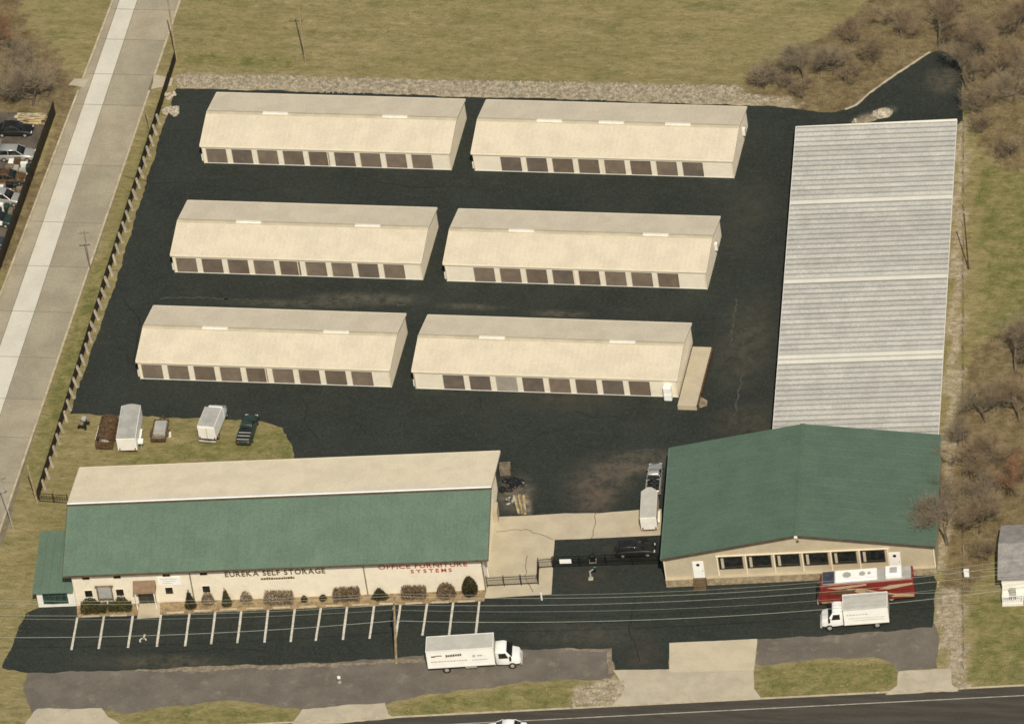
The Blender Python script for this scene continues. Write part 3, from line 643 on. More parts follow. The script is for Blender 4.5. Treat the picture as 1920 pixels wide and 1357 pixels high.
# trellis frame
tr = MB(); 
for x in (2.65, 4.25): tr.box(x, x+.13, -.55, -.42, 0, 3.05)
tr.box(2.5, 4.55, -.55, -.42, 3.05, 3.2); tr.box(2.78, 4.25, -.53, -.44, 1.25, 1.38)
tr = tr.build('trellis', wood_grey, F)
MB().box(2.8, 4.23, -.5, -.47, 1.4, 3.0).build('panel', tarp_grey, tr)
lettering('EUREKA SELF STORAGE', 17.1, 3.42, 11.3, .72, letter_dark, F)
u_ = MB(); xx = 21.0
while xx < 24.7:
    wd = random.uniform(.16,.26); u_.box(xx, xx+wd, -.03, -.004, 2.78, 2.78+random.uniform(.22,.32)); xx += wd+.05
u_.build('small_lettering', letter_dark, F)
lettering('OFFICE FURNITURE', 34.2, 3.66, 10.0, .58, letter_red, F)
lettering('SYSTEMS', 37.7, 2.92, 4.8, .52, letter_red, F, font_gap=.3)
# low annex on the left
AX0, AX1 = -4.25, -.02
a_ = MB(); a_.box(AX0, AX1, -.05, .15, 0, 2.45); a_.box(AX0, AX0+.2, .15, 8.6, 0, 2.45); a_.box(AX0, AX1, 8.6, 8.8, 0, 2.9)
a_.build('annex_wall', white_trim, F)
ar = MB(); ar.hexa([(AX0-.35,-.5,2.36),(AX1-.01,-.5,2.36),(AX1-.01,9.0,3.05),(AX0-.35,9.0,3.05)], [(AX0-.35,-.5,2.46),(AX1-.01,-.5,2.46),(AX1-.01,9.0,3.15),(AX0-.35,9.0,3.15)])
for i in range(1,5):
    xx = AX0-.35+i*.9; ar.hexa([(xx-.03,-.5,2.459),(xx+.03,-.5,2.459),(xx+.03,9,3.149),(xx-.03,9,3.149)], [(xx-.012,-.5,2.49),(xx+.012,-.5,2.49),(xx+.012,9,3.18),(xx-.012,9,3.18)])
ar.build('annex_roof', green_office, F)
o = window(F, -2.2, 1.3, 2.8, 1.75, y=-.05, gm=glass_green, fm=white_trim)
mb = MB()
for k in range(1,4): mb.box(-3.6+k*.7-.025,-3.6+k*.7+.025,-.085,-.073,.425,2.175)
for k in range(1,3): mb.box(-3.6,-.8,-.084,-.0735,.425+k*.58-.02,.425+k*.58+.02)
mb.build('muntin', dark_trim, o)
# service bits on the right end wall
MB().box(FL+.035, FL+.5, 11.0, 12.6, 0, 1.6).build('meter_cabinet', tan_wall, F)
MB().box(FL+.035, FL+.16, 2.0, 2.3, .05, FE-.3).build('vent_pipe', white_trim, F)
MB().box(FL+.032, FL+.06, 6.0, 6.5, 2.5, 3.2).build('louvre', brown_paint, F)

# ------------------------------------------------------------------ warehouse (front right)
WA = R(7.0); WW, WD, WE, WR = 29.75, 17.95, 4.0, 6.5
wl = P(1250,1097)
Wh = empty('warehouse', (wl.x, wl.y, Z2), WA, 'wide green-roofed warehouse with tan gable front and a row of windows', 'building')
mb = MB()
wins = [(6.0+i*3.12, 2.76) for i in range(6)]
WZ0, WZ1 = 2.05, 3.75
mb.extrude_y([(0,0),(WW,0),(WW,WE),(WW/2,WR),(0,WE)], .0, .2)
mb.box(0,.2,.2,WD-.2,0,WE); mb.box(WW-.2,WW,.2,WD-.2,0,WE)
mb.extrude_y([(0,0),(WW,0),(WW,WE),(WW/2,WR),(0,WE)], WD-.2, WD)
mb.build('wall', tan_wall, Wh)
for nm, xa, xb in (('roof_slope', -.15, WW/2), ('roof_slope', WW+.15, WW/2)):
    lo, hi = sorted((xa, xb)); zl, zh = (WE+.1, WR+.14) if xa < xb else (WR+.14, WE+.1)
    mb = MB(); y0, y1 = -.25, WD+.2
    mb.hexa([(lo,y0,zl-.1),(hi,y0,zh-.1),(hi,y1,zh-.1),(lo,y1,zl-.1)], [(lo,y0,zl),(hi,y0,zh),(hi,y1,zh),(lo,y1,zl)])
    for i in range(1, 15):
        yy = y0+(y1-y0)*i/15
        mb.hexa([(lo,yy-.03,zl-.001),(hi,yy-.03,zh-.001),(hi,yy+.03,zh-.001),(lo,yy+.03,zl-.001)], [(lo,yy-.012,zl+.012),(hi,yy-.012,zh+.012),(hi,yy+.012,zh+.012),(lo,yy+.012,zl+.012)])
    mb.build(nm, green_ware, Wh)
    # fascia under the front edge, gutter along the eave
    MB().hexa([(lo,y0-.04,zl-.32),(hi,y0-.04,zh-.32),(hi,y0-.004,zh-.32),(lo,y0-.004,zl-.32)], [(lo,y0-.04,zl+.02),(hi,y0-.04,zh+.02),(hi,y0-.004,zh+.02),(lo,y0-.004,zl+.02)]).build('fascia', dark_trim, Wh)
    xe = xa-.12 if xa < xb else xa+.004
    MB().box(xe, xe+.115, y0, y1, WE-.1, WE+.07).build('gutter', green_office, Wh)
MB().extrude_y([(WW/2-.25,WR+.11),(WW/2+.25,WR+.11),(WW/2+.25,WR+.15),(WW/2,WR+.2),(WW/2-.25,WR+.15)], -.27, WD+.22).build('ridge_cap', green_ware, Wh)
MB().box(WW/2-.18, WW/2+.18, -.33, -.295, WR-.25, WR+.12).build('ridge_bracket', white_trim, Wh)
MB().cyl((WW/2+.1,-.02,WR-.9),(WW/2+.1,-.1,WR-.9),.16,.16,10).build('gable_lamp', brown_paint, Wh)
for (x, wd) in wins:
    o = window(Wh, x+wd/2, (WZ0+WZ1)/2, wd-.2, WZ1-WZ0, fm=brown_paint)
    MB().box(x+.32, x+.62, -.035, -.024, WZ0+.1, WZ1-.15).build('blind', tan_wall, o)
    MB().box(x+.1, x+wd-.1, -.034, -.024, WZ0+.22, WZ0+.28).build('glazing_bar', dark_trim, o)
for i in range(7):
    x = 5.86+i*3.12; MB().box(x, x+.16, -.13, -.004, 1.15, WZ1+.15).build('mullion_post', cream_trim, Wh)
MB().box(5.8, 24.85, -.14, -.004, WZ1+.16, WZ1+.26).build('window_head', cream_trim, Wh)
DX = (3.15, 24.75)
xs_ = [0.0, DX[0]-.1, DX[0]+1.35, DX[1]-.1, DX[1]+1.35, WW]
for i in range(0, 6, 2):
    MB().box(xs_[i], xs_[i+1], -.32, -.003, 0, .98).build('plinth', stone_plinth, Wh)
    MB().box(xs_[i], xs_[i+1], -.36, -.003, .983, 1.06).build('plinth_cap', tan_wall, Wh)
for x in DX:
    d_ = MB().box(x, x+1.22, -.08, -.003, .95, 3.3).build('door', white_paint, Wh)
    MB().cyl((x+.6,-.075,2.85),(x+.6,-.10,2.85),.2,.2,12).build('port_light', glass_dark, d_)
    MB().cyl((x+1.05,-.075,2.0),(x+1.05,-.15,2.0),.04,.04,8).build('handle', dark_trim, d_)
    st = MB()
    for k in range(4): st.box(x-.08, x+1.3, -.45-.28*(k+1)+.28, -.004 if k == 3 else -.45-.28*k+.28, 0, .9-.22*k) if False else st.box(x-.08+0.0*k, x+1.3, -.34-.28*k, -.06-.28*k, 0, .9-.22*k)
    st.build('steps', brown_paint, Wh)
for x in (.02, WW-.14): MB().box(x, x+.12, -.14, -.004, 1.07, WE-.1).build('corner_trim', cream_trim, Wh)

# ------------------------------------------------------------------ long white roof shed behind it
cl = P(1457,800,3.0); CA = R(6.6); CL, CWd = 54.4, 18.45
t = empty('open_storage_shed', (cl.x-.42, cl.y, Z2), CA, 'very long shed with ribbed off-white metal roof behind the green warehouse', 'shed')
c_lb = P(1490,240,3.0)
CL = 51.8
mb = MB(); mb.box(.3, .5, .2, CL-.2, 0, 2.95); mb.box(CWd-.5, CWd-.3, .2, CL-.2, 0, 2.75); mb.box(.3, CWd-.3, CL-.4, CL-.2, 0, 2.9)
mb.build('wall', tan_wall, t)
z_l, z_r = 3.05, 2.85
yb_ = -3.4
n = 64; pw = (CL-yb_)/n
def panel_mesh(m, lift=0.0):
    mb = MB()
    mb.hexa([(0,0.01,z_l-.05),(CWd,0.01,z_r-.05),(CWd,pw-.01,z_r-.05),(0,pw-.01,z_l-.05)], [(0,0.01,z_l),(CWd,0.01,z_r),(CWd,pw-.01,z_r),(0,pw-.01,z_l)])
    h = .13; k = pw*.52
    mb.hexa([(0,.02,z_l-.001),(CWd,.02,z_r-.001),(CWd,pw-.02,z_r-.001),(0,pw-.02,z_l-.001)], [(0,k-.03,z_l+h),(CWd,k-.03,z_r+h),(CWd,k+.03,z_r+h),(0,k+.03,z_l+h)])
    me = mb.mesh('roof_panel'); me.materials.append(m); return me
pm_new = panel_mesh(white_roof_new)
pms = [panel_mesh(white_roof)]+[panel_mesh(mat('carport_roof_%d' % k_, c_, 0.5, 0.07, 0.5, 4, 0.10, dirt=((0.34,0.33,0.29),0.28,0.5,((0.4,2.2,1),0.12)))) for k_, c_ in enumerate(((0.485,0.465,0.40),(0.43,0.412,0.355)))]
for i in range(n):
    newp = i in (16, 17, 32, 48)
    o = bpy.data.objects.new('roof_panel', pm_new if newp else random.choice(pms)); col.objects.link(o); o.parent = t; o.location = (0, yb_+i*pw, random.uniform(-.012,.012)+(.05 if newp else 0))
MB().box(-.06, -.004, yb_, CL, 2.85, 3.12).build('eave_trim', white_trim, t)
MB().box(CWd+.004, CWd+.06, yb_, CL, 2.66, 2.93).build('eave_trim', white_trim, t)
MB().box(-.06, CWd+.06, CL+.003, CL+.06, 2.68, 3.1).build('end_trim', white_trim, t)

# ------------------------------------------------------------------ house at the right edge
hb = P(1874,1118)
H = empty('grey_house', (hb.x, hb.y, 0), R(6), 'grey shingled house with white porch at the right edge', 'house')
mb = MB(); mb.box(.35, 9.0, .5, 8.2, 0, 2.6); mb.extrude_x([(.5,2.6),(8.2,2.6),(4.35,3.6)], .4, 8.9); mb.build('wall', white_trim, H)
for ya, yb2 in ((-.05, 4.35), (8.75, 4.35)):
    lo, hi = sorted((ya, yb2)); zl, zh = (2.55, 3.85) if ya < yb2 else (3.85, 2.55)
    mb = MB(); n = 9
    for i in range(n):
        y0 = lo+(hi-lo)*i/n; y1 = lo+(hi-lo)*(i+1)/n; z0 = zl+(zh-zl)*i/n; z1 = zl+(zh-zl)*(i+1)/n; s = .025
        mb.hexa([(0,y0,z0-.1),(9.4,y0,z0-.1),(9.4,y1,z1-.1),(0,y1,z1-.1)], [(0,y0,z0+(s if ya<yb2 else 0)),(9.4,y0,z0+(s if ya<yb2 else 0)),(9.4,y1,z1+(0 if ya<yb2 else s)),(0,y1,z1+(0 if ya<yb2 else s))])
    mb.build('roof_slope', roof_shingle, H)
MB().box(.4, 2.7, -1.6, .45, 0, .35).build('porch_floor', white_trim, H)
pr = MB()
for x in (.45, 1.55, 2.6): pr.box(x, x+.1, -1.55, -1.45, .35, 1.35)
pr.box(.45,2.7,-1.55,-1.47,1.3,1.38); pr.box(.45,.53,-1.45,.45,1.3,1.38)
for i in range(9): pr.box(.62+i*.23, .66+i*.23, -1.53, -1.49, .35, 1.3)
pr.build('porch_rail', white_paint, H)
ch = MB(); ch.box(1.2,1.9,-1.0,-.4,.35,.8); ch.box(1.2,1.9,-.45,-.3,.8,1.5); ch.build('porch_bench', tarp_grey, H)
MB().box(3.0, 4.6, -1.9, -.9, 0, 1.25).build('porch_skirt', white_paint, H)
window(H, 5.5, 1.5, 1.2, 1.2, y=.5, fm=white_paint)

# ------------------------------------------------------------------ fences
def Zb(p): return (p.x, p.y, 0)
fa, fb = Vector(P2(331,112)), Vector(P2(72,938))
fdir = (fb-fa).normalized(); flen = (fb-fa).length; frz = math.atan2(fdir.y, fdir.x)
fe = empty('yard_fence', (fa.x, fa.y, 0), frz, 'long dark board fence with pale leaning posts between lane and yard', 'fence')
npan = 40; pl = flen/npan
pmb = MB()
for i in range(9):
    x = .03+i*(pl-.06)/9; pmb.box(x, x+(pl-.06)/9-.02, -.03, .0, .04, 1.42+random.uniform(-.05,.05))
pmb.box(.0, pl, -.07, -.032, .3, .4); pmb.box(.0, pl, -.07, -.032, 1.05, 1.15)
pme = pmb.mesh('board_panel'); pme.materials.append(wood_dark)
post = MB().hexa([(-.05,.3,0),(.3,.3,0),(.3,.62,0),(-.05,.62,0)], [(-.16,.02,1.3),(.12,.02,1.3),(.12,.22,1.36),(-.16,.22,1.36)]).mesh('post'); post.materials.append(post_grey)
foot = MB().box(0,1,0,1,0,1)
for i in range(npan):
    o = bpy.data.objects.new('board_panel', pme); col.objects.link(o); o.parent = fe; o.location = (i*pl, 0, 0); o.rotation_euler = (random.uniform(-.02,.02),0,0)
    if i >= 6:
        o = bpy.data.objects.new('post', post); col.objects.link(o); o.parent = fe; o.location = (i*pl, 0, 0); o.rotation_euler = (random.uniform(-.12,.1), random.uniform(-.05,.05), 0)
# low rail fence closing the corner to the office building
def picket_fence(name, label, pa, pb, h, m, spacing=.14, z0=0.0, rails=(.15,.85), post_step=2.2, cat='fence', group=None):
    a, b = Vector(pa), Vector(pb); d = b-a; L = d.length
    t = empty(name, (a.x, a.y, z0), math.atan2(d.y, d.x), label, cat, group)
    n = max(1, round(L/post_step))
    for i in range(n+1): MB().box(i*L/n-.045, i*L/n+.045, -.045, .045, 0, h+.08).build('post', m, t)
    for r_ in rails: MB().box(0, L, -.025, .025, h*r_-.03, h*r_+.03).build('rail', m, t)
    mb = MB(); x = spacing
    while x < L: mb.box(x-.013, x+.013, -.013, .013, .06, h); x += spacing
    o = mb.build('pickets', m, t); return t
picket_fence('rail_fence', 'short dark rail fence joining the board fence to the office', P2(75,940), P2(128,944), 1.3, wood_dark, .3, rails=(.1,.5,.95))
ga, gb, gc, gd = P2(914,1100), P2(1010,1095), P2(1011,1066), P2(1037,1064)
picket_fence('iron_fence', 'black iron picket fence across the concrete pad beside office wall', ga, gb, 1.5, iron, .16, Z3, cat='fence')
picket_fence('iron_fence', 'short return of black iron fence running back to the gate', gb, gc, 1.5, iron, .16, Z3, cat='fence')
picket_fence('iron_fence', 'short black iron fence panel ending at the sliding gate', gc, gd, 1.5, iron, .16, Z3, cat='fence')
t = picket_fence('sliding_gate', 'black sliding iron gate with white sign between the two front buildings', P2(1039,1063), P2(1236,1057), 1.55, iron, .12, Z2, rails=(.06,.5,.97), post_step=2.9, cat='gate')
MB().box(.7, 2.0, -.06, -.03, .55, 1.15).build('sign_plate', white_paint, t)
t = empty('gate_operator', (*P2(1108,1085),Z2), R(10), 'pale keypad post with bent arm in front of the gate', 'gate keypad')
MB().cyl((0,0,0),(0,0,1.1),.12,.1,8).build('post', tarp_grey, t); MB().cyl((0,0,1.1),(.55,.15,1.35),.07,.07,6).build('arm', tarp_grey, t); MB().bbox(.4,.8,.0,.3,1.25,1.65,.04).build('keypad', dkgreen_paint, t); MB().box(-.25,.25,-.25,.25,0,.08).build('base', conc_pad, t)
t = empty('gate_motor', (*P2(1112,1052),Z2), R(10), 'black gate motor cabinet behind the sliding gate', 'gate motor')
MB().bbox(-.3,.3,-.25,.25,.1,.95,.06).build('cabinet', black_paint, t); MB().box(-.4,.4,-.35,.35,0,.1).build('base', conc_drive, t); MB().cyl((.1,.1,.95),(.1,.1,1.5),.03,.03,6).build('antenna', iron, t)
# fence of the car lot
a, b = Vector(P2(104,215)), Vector(P2(0,508)); d = b-a; b = a+d*1.25; d = b-a
t = empty('lot_fence', (a.x,a.y,0), math.atan2(d.y,d.x), 'black screened fence along the car lot at the left edge', 'fence')
n = 18; L = d.length
for i in range(n):
    MB().box(i*L/n+.05, (i+1)*L/n-.02, -.02, .02, .05, 2.0+random.uniform(-.04,.04)).build('screen_panel', iron, t)
    MB().cyl((i*L/n,0,0),(i*L/n,0,2.1),.04,.04,6).build('post', iron, t)
# chain-link posts on the right boundary
a, b = Vector(P2(1808,235)), Vector(P2(1808,1255)); d = b-a; L = d.length
t = empty('boundary_fence', (a.x,a.y,0), math.atan2(d.y,d.x), 'thin wire boundary fence on posts right of the long shed', 'fence')
n = 30
for i in range(n+1): MB().cyl((i*L/n,0,0),(i*L/n,0,1.5),.035,.035,5).build('post', wood_grey if i%3 else tarp_grey, t)
for z in (.35,.75,1.15,1.45): MB().box(0,L,-.006,.006,z-.006,z+.006).build('wire', wood_grey, t)

# ------------------------------------------------------------------ poles and wires
def pole(label, base, h, r, lean=(0,0), arm=None, m=None, top_box=False, name='utility_pole', gp=None):
    t = empty(name, (*base,0), 0, label, 'pole', gp)
    MB().cyl((0,0,-.0),(lean[0],lean[1],h),r,r*.7,8).build('shaft', m or wood_pole, t)
    if arm:
        a_ = R(arm[1]); ca_, sa_ = math.cos(a_)*arm[0]/2, math.sin(a_)*arm[0]/2; z = h-arm[2]; k = z/h
        mb = MB(); mb.cyl((lean[0]*k-ca_,lean[1]*k-sa_,z),(lean[0]*k+ca_,lean[1]*k+sa_,z),.07,.07,6); mb.build('cross_arm', wood_grey, t)
        for s in (-.9,0,.9):
            MB().cyl((lean[0]*k+ca_*s,lean[1]*k+sa_*s,z+.05),(lean[0]*k+ca_*s,lean[1]*k+sa_*s,z+.25),.05,.04,6).build('insulator', tarp_grey, t)
    if top_box: MB().cyl((lean[0]+.25,lean[1],h-1.2),(lean[0]+.25,lean[1],h-.4),.2,.2,10).build('transformer', tarp_grey, t)
    return t
pole('tall pale utility pole standing between parking bays and front strip', P2(743,1243), 9.4, .16, (1.0,-.2), (2.2,95,.3))
pole('wooden pole beside the corner of the board fence and rail fence', P2(70,944), 5.6, .11, (-.3,.1), name='utility_pole')
pole('thin leaning pole at the lane edge near the bottom left corner', P2(25,993), 7.6, .07, (-.6,.3), (1.6,40,.5), m=tarp_grey)
pole('short wooden pole standing on the lane verge halfway along the fence', P2(170,508), 6.0, .07, (.1,0), (1.2,10,.3), m=wood_grey)
pole('wooden pole at the far end of the dark board fence', P2(331,112), 9.0, .12, (.2,.1))
pole('leaning wooden pole on the verge near the rubble heap', P2(282,248), 3.9, .09, (-.1,.15))
pole('slim wooden pole in the field behind the rock strip', P2(573,118), 10.0, .10, (.3,.1), (1.6,5,.4))
pole('dark wooden pole beside the shed on the right boundary', P2(1816,505), 8.2, .10, (.2,.1), m=rust)
def wire(label, pts, r=.016, z_sag=()):
    """pts: world points, sag per span"""
    t = []
    for k, (a, b) in enumerate(zip(pts, pts[1:])):
        a, b = Vector(a), Vector(b)
        for i in range(24):
            u = i/24; p = a.lerp(b, u); p.z -= 4*z_sag[k]*u*(1-u); t.append(p)
    t.append(Vector(pts[-1]))
    o = MB().tube(t, r, 4).build('overhead_wire', wire_mat)
    tag(o, label, 'wire', 'overhead wires along the front'); return o
wire('lowest overhead wire crossing the parking bays and both trucks', [P(-60,1194,6.0), P(739,1163,6.3), P(1985,1092,6.6)], z_sag=(.8,2.1), r=.022)
wire('middle overhead wire crossing in front of the office wall', [P(-60,1152,7.6), P(737,1133,8.3), P(1985,1062,8.6)], z_sag=(.7,1.9), r=.016)
wire('uppermost overhead wire crossing the office wall and warehouse front', [P(-60,1124,9.0), P(735,1112,9.4), P(1985,1038,9.6)], z_sag=(.6,2.2), r=.012)
wire('thin twin wire just below the uppermost one', [P(-60,1130,8.8), P(735,1117,9.1), P(1985,1048,9.3)], z_sag=(.6,2.2), r=.016)

wire('wire running right from the warehouse gable over the boundary', [P(1755,1068,4.2), P(1985,1066,7.5)], z_sag=(.3,), r=.014)
wire('wire dropping from the boundary to the right hand house', [P(1700,1112,6.6), P(1985,1094,6.2)], z_sag=(.25,), r=.014)
wire('thin wire just above the lowest one over the parking bays', [P(-60,1158,6.9), P(737,1143,7.4), P(1985,1078,7.8)], z_sag=(.7,2.0), r=.011)
# ------------------------------------------------------------------ vehicles
def wheel(parent, x, y, r, wd, side, rm=None):
    t = MB(); n = 18
    prof = [(-wd/2,r*.62),(-wd/2,r*.93),(-wd*.36,r),(wd*.36,r),(wd/2,r*.93),(wd/2,r*.62)]
    vs = [(rr*math.cos(2*math.pi*i/n), yy, rr*math.sin(2*math.pi*i/n)) for i in range(n) for yy, rr in prof]
    m_ = len(prof); fs = [(i*m_+k, i*m_+k+1, ((i+1)%n)*m_+k+1, ((i+1)%n)*m_+k) for i in range(n) for k in range(m_-1)]
    t.add(vs, fs); w_ = t.build('wheel', tyre, parent, (x, y, r))
    h = MB(); h.cyl((0,side*wd*.32,0),(0,side*wd*.46,0),r*.62,r*.55,14); h.cyl((0,side*wd*.46,0),(0,side*wd*.54,0),r*.2,r*.16,8); h.cyl((0,-side*wd*.4,0),(0,side*wd*.32,0),r*.62,r*.62,14)
    h.build('rim', rm or rim, w_); return w_
def car(label, loc, rz, paint, L=4.6, W=1.78, H=1.45, kind='sedan', cat='car', roofm=None, group=None):
    t = empty('parked_car', loc, rz, label, cat, group); h = W/2
    belt = H*.62
    if kind == 'pickup': cab = (L*.02, L*.27); prof_cab = [(L*.29,.2),(L*.2,.5),(L*.10,.55),(-L*.10,.55),(-L*.13,.4)]
    body = MB().loft([(-L/2,h*.80,h*.72,.42,belt*.86,.12),(-L/2+.12,h*.95,h*.86,.30,belt*.96,.14),(-L*.3,h,h*.9,.22,belt,.14),(0,h,h*.92,.22,belt,.14),
        (L*.2,h,h*.9,.22,belt*.97,.14),(L*.36,h,h*.88,.24,belt*.86,.16),(L/2-.15,h*.94,h*.80,.28,belt*.74,.16),(L/2,h*.78,h*.66,.38,belt*.62,.10)])
    b_ = body.build('body', paint, t, smooth=True)
    if kind == 'sedan': c0, c1, c2, c3 = -L*.36, -L*.22, L*.05, L*.22
    elif kind == 'wagon': c0, c1, c2, c3 = -L*.46, -L*.40, L*.05, L*.23
    else: c0, c1, c2, c3 = -L*.10, -L*.07, L*.10, L*.24
    MB().loft([(c0,h*.86,h*.80,belt-.05,belt+.02,.03),(c1,h*.86,h*.70,belt-.05,H-.06,.08),((c1+c2)/2,h*.87,h*.71,belt-.05,H-.04,.08),(c2,h*.86,h*.69,belt-.05,H-.07,.08),(c3,h*.84,h*.78,belt-.06,belt+.0,.03)]).build('glasshouse', glass_dark, t, smooth=True)
    MB().loft([(c1-.03,h*.66,h*.62,H-.09,H-.02,.03),((c1+c2)/2,h*.72,h*.66,H-.07,H,.03),(c2+.03,h*.66,h*.62,H-.10,H-.03,.03)]).build('roof', roofm or paint, t, smooth=True)
    for s in (-1,1):
        for (xa, za, xb, zb) in ((c0+.05,belt,c1,H-.07),((c1+c2)/2,belt,(c1+c2)/2,H-.06),(c3-.05,belt,c2,H-.08)):
            MB().cyl((xa,s*h*.85,za),(xb,s*h*.70,zb),.045,.04,5).build('pillar', paint, t)
        MB().bbox(L/2-.18,L/2-.02,s*h*.62-.17,s*h*.62+.17,belt*.6,belt*.72,.03).build('headlight', lamp_white, t)
        MB().bbox(-L/2-.005,-L/2+.1,s*h*.62-.14,s*h*.62+.14,belt*.68,belt*.86,.03).build('taillight', lamp_red, t)
        for x in (-L*.3, L*.31): wheel(t, x, s*(h-.09), .32, .2, s)
    if kind == 'pickup':
        MB().box(-L*.47,-L*.13,-h*.74,h*.74,belt+.004,belt+.02).build('bed_floor', black_paint, t)
        for s in (-1,1): MB().box(-L*.48,-L*.12,s*h*.86-.05,s*h*.86+.05,belt-.05,belt+.12).build('bed_rail', paint, t)
        for x in (-L*.47,-L*.35,-L*.24): MB().box(x,x+.09,-h*.78,h*.78,belt+.09,belt+.16).build('bed_bar', tarp_grey if paint is dkgreen_paint else black_paint, t)
    return t
def box_truck(label, loc, rz, BL, BW, z0, z1, cabL, marks, roofm=truck_roof):
    """rear at x=0, front at x=BL+cabL"""
    t = empty('box_truck', loc, rz, label, 'truck'); h = BW/2
    MB().box(.0,BL,-h,h,z0,z1-.05).build('cargo_box', white_paint, t)
    MB().box(.05,BL-.05,-h+.06,h-.06,z1-.049,z1).build('box_roof', roofm, t)
    rl = MB()
    for (x0,x1,y0,y1) in ((-.03,BL+.03,-h-.03,-h+.055),(-.03,BL+.03,h-.055,h+.03),(-.03,.045,-h+.055,h-.055),(BL-.045,BL+.03,-h+.055,h-.055)): rl.box(x0,x1,y0,y1,z1-.12,z1+.02)
    rl.build('top_rail', white_trim, t)
    rl = MB(); rl.box(-.03,BL+.03,-h-.02,-h-.002,z0-.08,z0+.1); rl.box(-.03,BL+.03,h+.002,h+.02,z0-.08,z0+.1); rl.build('bottom_rail', white_trim, t)
    MB().box(.02,.03,-h+.1,h-.1,z0,z1-.1); dr = MB().box(-.035,-.003,-h+.08,h-.08,z0+.05,z1-.14).build('rear_door', white_trim, t)
    MB().box(-.1,BL+cabL-.4,-.45,.45,.55,z0-.004).build('chassis', black_paint, t)
    for s in (-1,1):
        for k,(x0,x1,za,zb,m) in enumerate(marks): MB().box(x0,x1,s*(h+.012)-.008,s*(h+.012)+.008,za,zb).build('side_marking', m, t)
    c = cabL; x0 = BL+.12
    MB().loft([(x0,1.02,.96,.62,2.45,.12),(x0+c*.32,1.05,.96,.55,2.52,.14),(x0+c*.42,1.05,.94,.55,2.44,.14),(x0+c*.63,1.05,.98,.55,1.62,.12),(x0+c*.9,1.0,.90,.55,1.46,.16),(x0+c-.12,.90,.74,.62,1.22,.14)]).build('cab', white_paint, t, smooth=True)
    MB().hexa([(x0+c*.435,-.82,2.34),(x0+c*.435,.82,2.34),(x0+c*.62,.92,1.66),(x0+c*.62,-.92,1.66)], [(x0+c*.45,-.82,2.40),(x0+c*.45,.82,2.40),(x0+c*.65,.92,1.68),(x0+c*.65,-.92,1.68)]).build('windshield', glass_dark, t)
    for s in (-1,1):
        MB().hexa([(x0+c*.12,s*1.0,1.55),(x0+c*.5,s*1.0,1.55),(x0+c*.5,s*1.05,1.55),(x0+c*.12,s*1.05,1.55)] if s>0 else [(x0+c*.12,s*1.05,1.55),(x0+c*.5,s*1.05,1.55),(x0+c*.5,s*1.0,1.55),(x0+c*.12,s*1.0,1.55)],
                  [(x0+c*.12,s*.93,2.22),(x0+c*.40,s*.93,2.22),(x0+c*.40,s*.99,2.22),(x0+c*.12,s*.99,2.22)] if s>0 else [(x0+c*.12,s*.99,2.22),(x0+c*.40,s*.99,2.22),(x0+c*.40,s*.93,2.22),(x0+c*.12,s*.93,2.22)]).build('side_window', glass_dark, t)
        m_ = MB(); m_.cyl((x0+c*.55,s*1.0,1.6),(x0+c*.6,s*1.32,1.75),.03,.03,5); m_.bbox(x0+c*.55,x0+c*.63,s*1.32-.1,s*1.32+.1,1.5,2.0,.03); m_.build('mirror', black_paint, t)
        MB().bbox(x0+c-.22,x0+c-.06,s*.62-.16,s*.62+.16,.82,1.02,.03).build('headlight', lamp_white, t)
        wheel(t, x0+c*.62, s*.98, .42, .26, s); wheel(t, BL*.27, s*(h-.24), .44, .42, s)
    MB().box(x0+c-.14,x0+c+.06,-.95,.95,.42,.68).build('bumper', tarp_grey, t)
    MB().box(BL*.55,BL*.72,-h+.12,-h+.45,.5,.85).build('fuel_tank', rim, t)
    return t
a8 = R(8.5); n8 = Vector((-math.sin(a8), math.cos(a8)))
o_ = Vector((10.6,-65.26))+n8*1.2
mk = [(.5,.95,2.5,2.68,letter_dark),(.95,1.7,2.6,2.74,brown_awning)]
x = 2.1
for wd, hh, zz in ((.2,.34,2.42),(.16,.3,2.44),(.24,.3,2.46),(.2,.34,2.46),(.2,.28,2.5),(.22,.3,2.5),(.14,.34,2.5)): mk.append((x,x+wd,zz,zz+hh,letter_dark if wd<.21 else brown_paint)); x += wd+.06
x = .4
while x < 4.3: wd = random.uniform(.15,.4); mk.append((x,x+wd,1.78,1.9,cream_paint)); x += wd+.08
mk += [(5.0,5.3,2.2,2.55,truck_roof),(5.5,6.1,2.3,2.5,truck_roof),(4.9,6.6,1.75,1.85,truck_roof)]
box_truck('white box truck parked facing right in front of the parking bays', (o_.x,o_.y,Z2), a8, 7.35, 2.4, .98, 3.4, 2.75, mk)
a9 = R(9.5); n9 = Vector((-math.sin(a9), math.cos(a9)))
o_ = Vector((59.95,-54.94))+n9*1.25
mk = []
x = 2.2
for i in range(7): wd = random.uniform(.18,.34); mk.append((x,x+wd,2.2,2.32,truck_roof)); x += wd+.07
mk += [(.4,4.3,1.72,1.78,truck_roof),(.5,3.9,1.4,1.46,truck_roof)]
box_truck('shorter white box truck facing left, beside the red motorhome', (o_.x,o_.y,Z2), a9+math.pi, 4.85, 2.5, .9, 3.05, 2.5, mk)
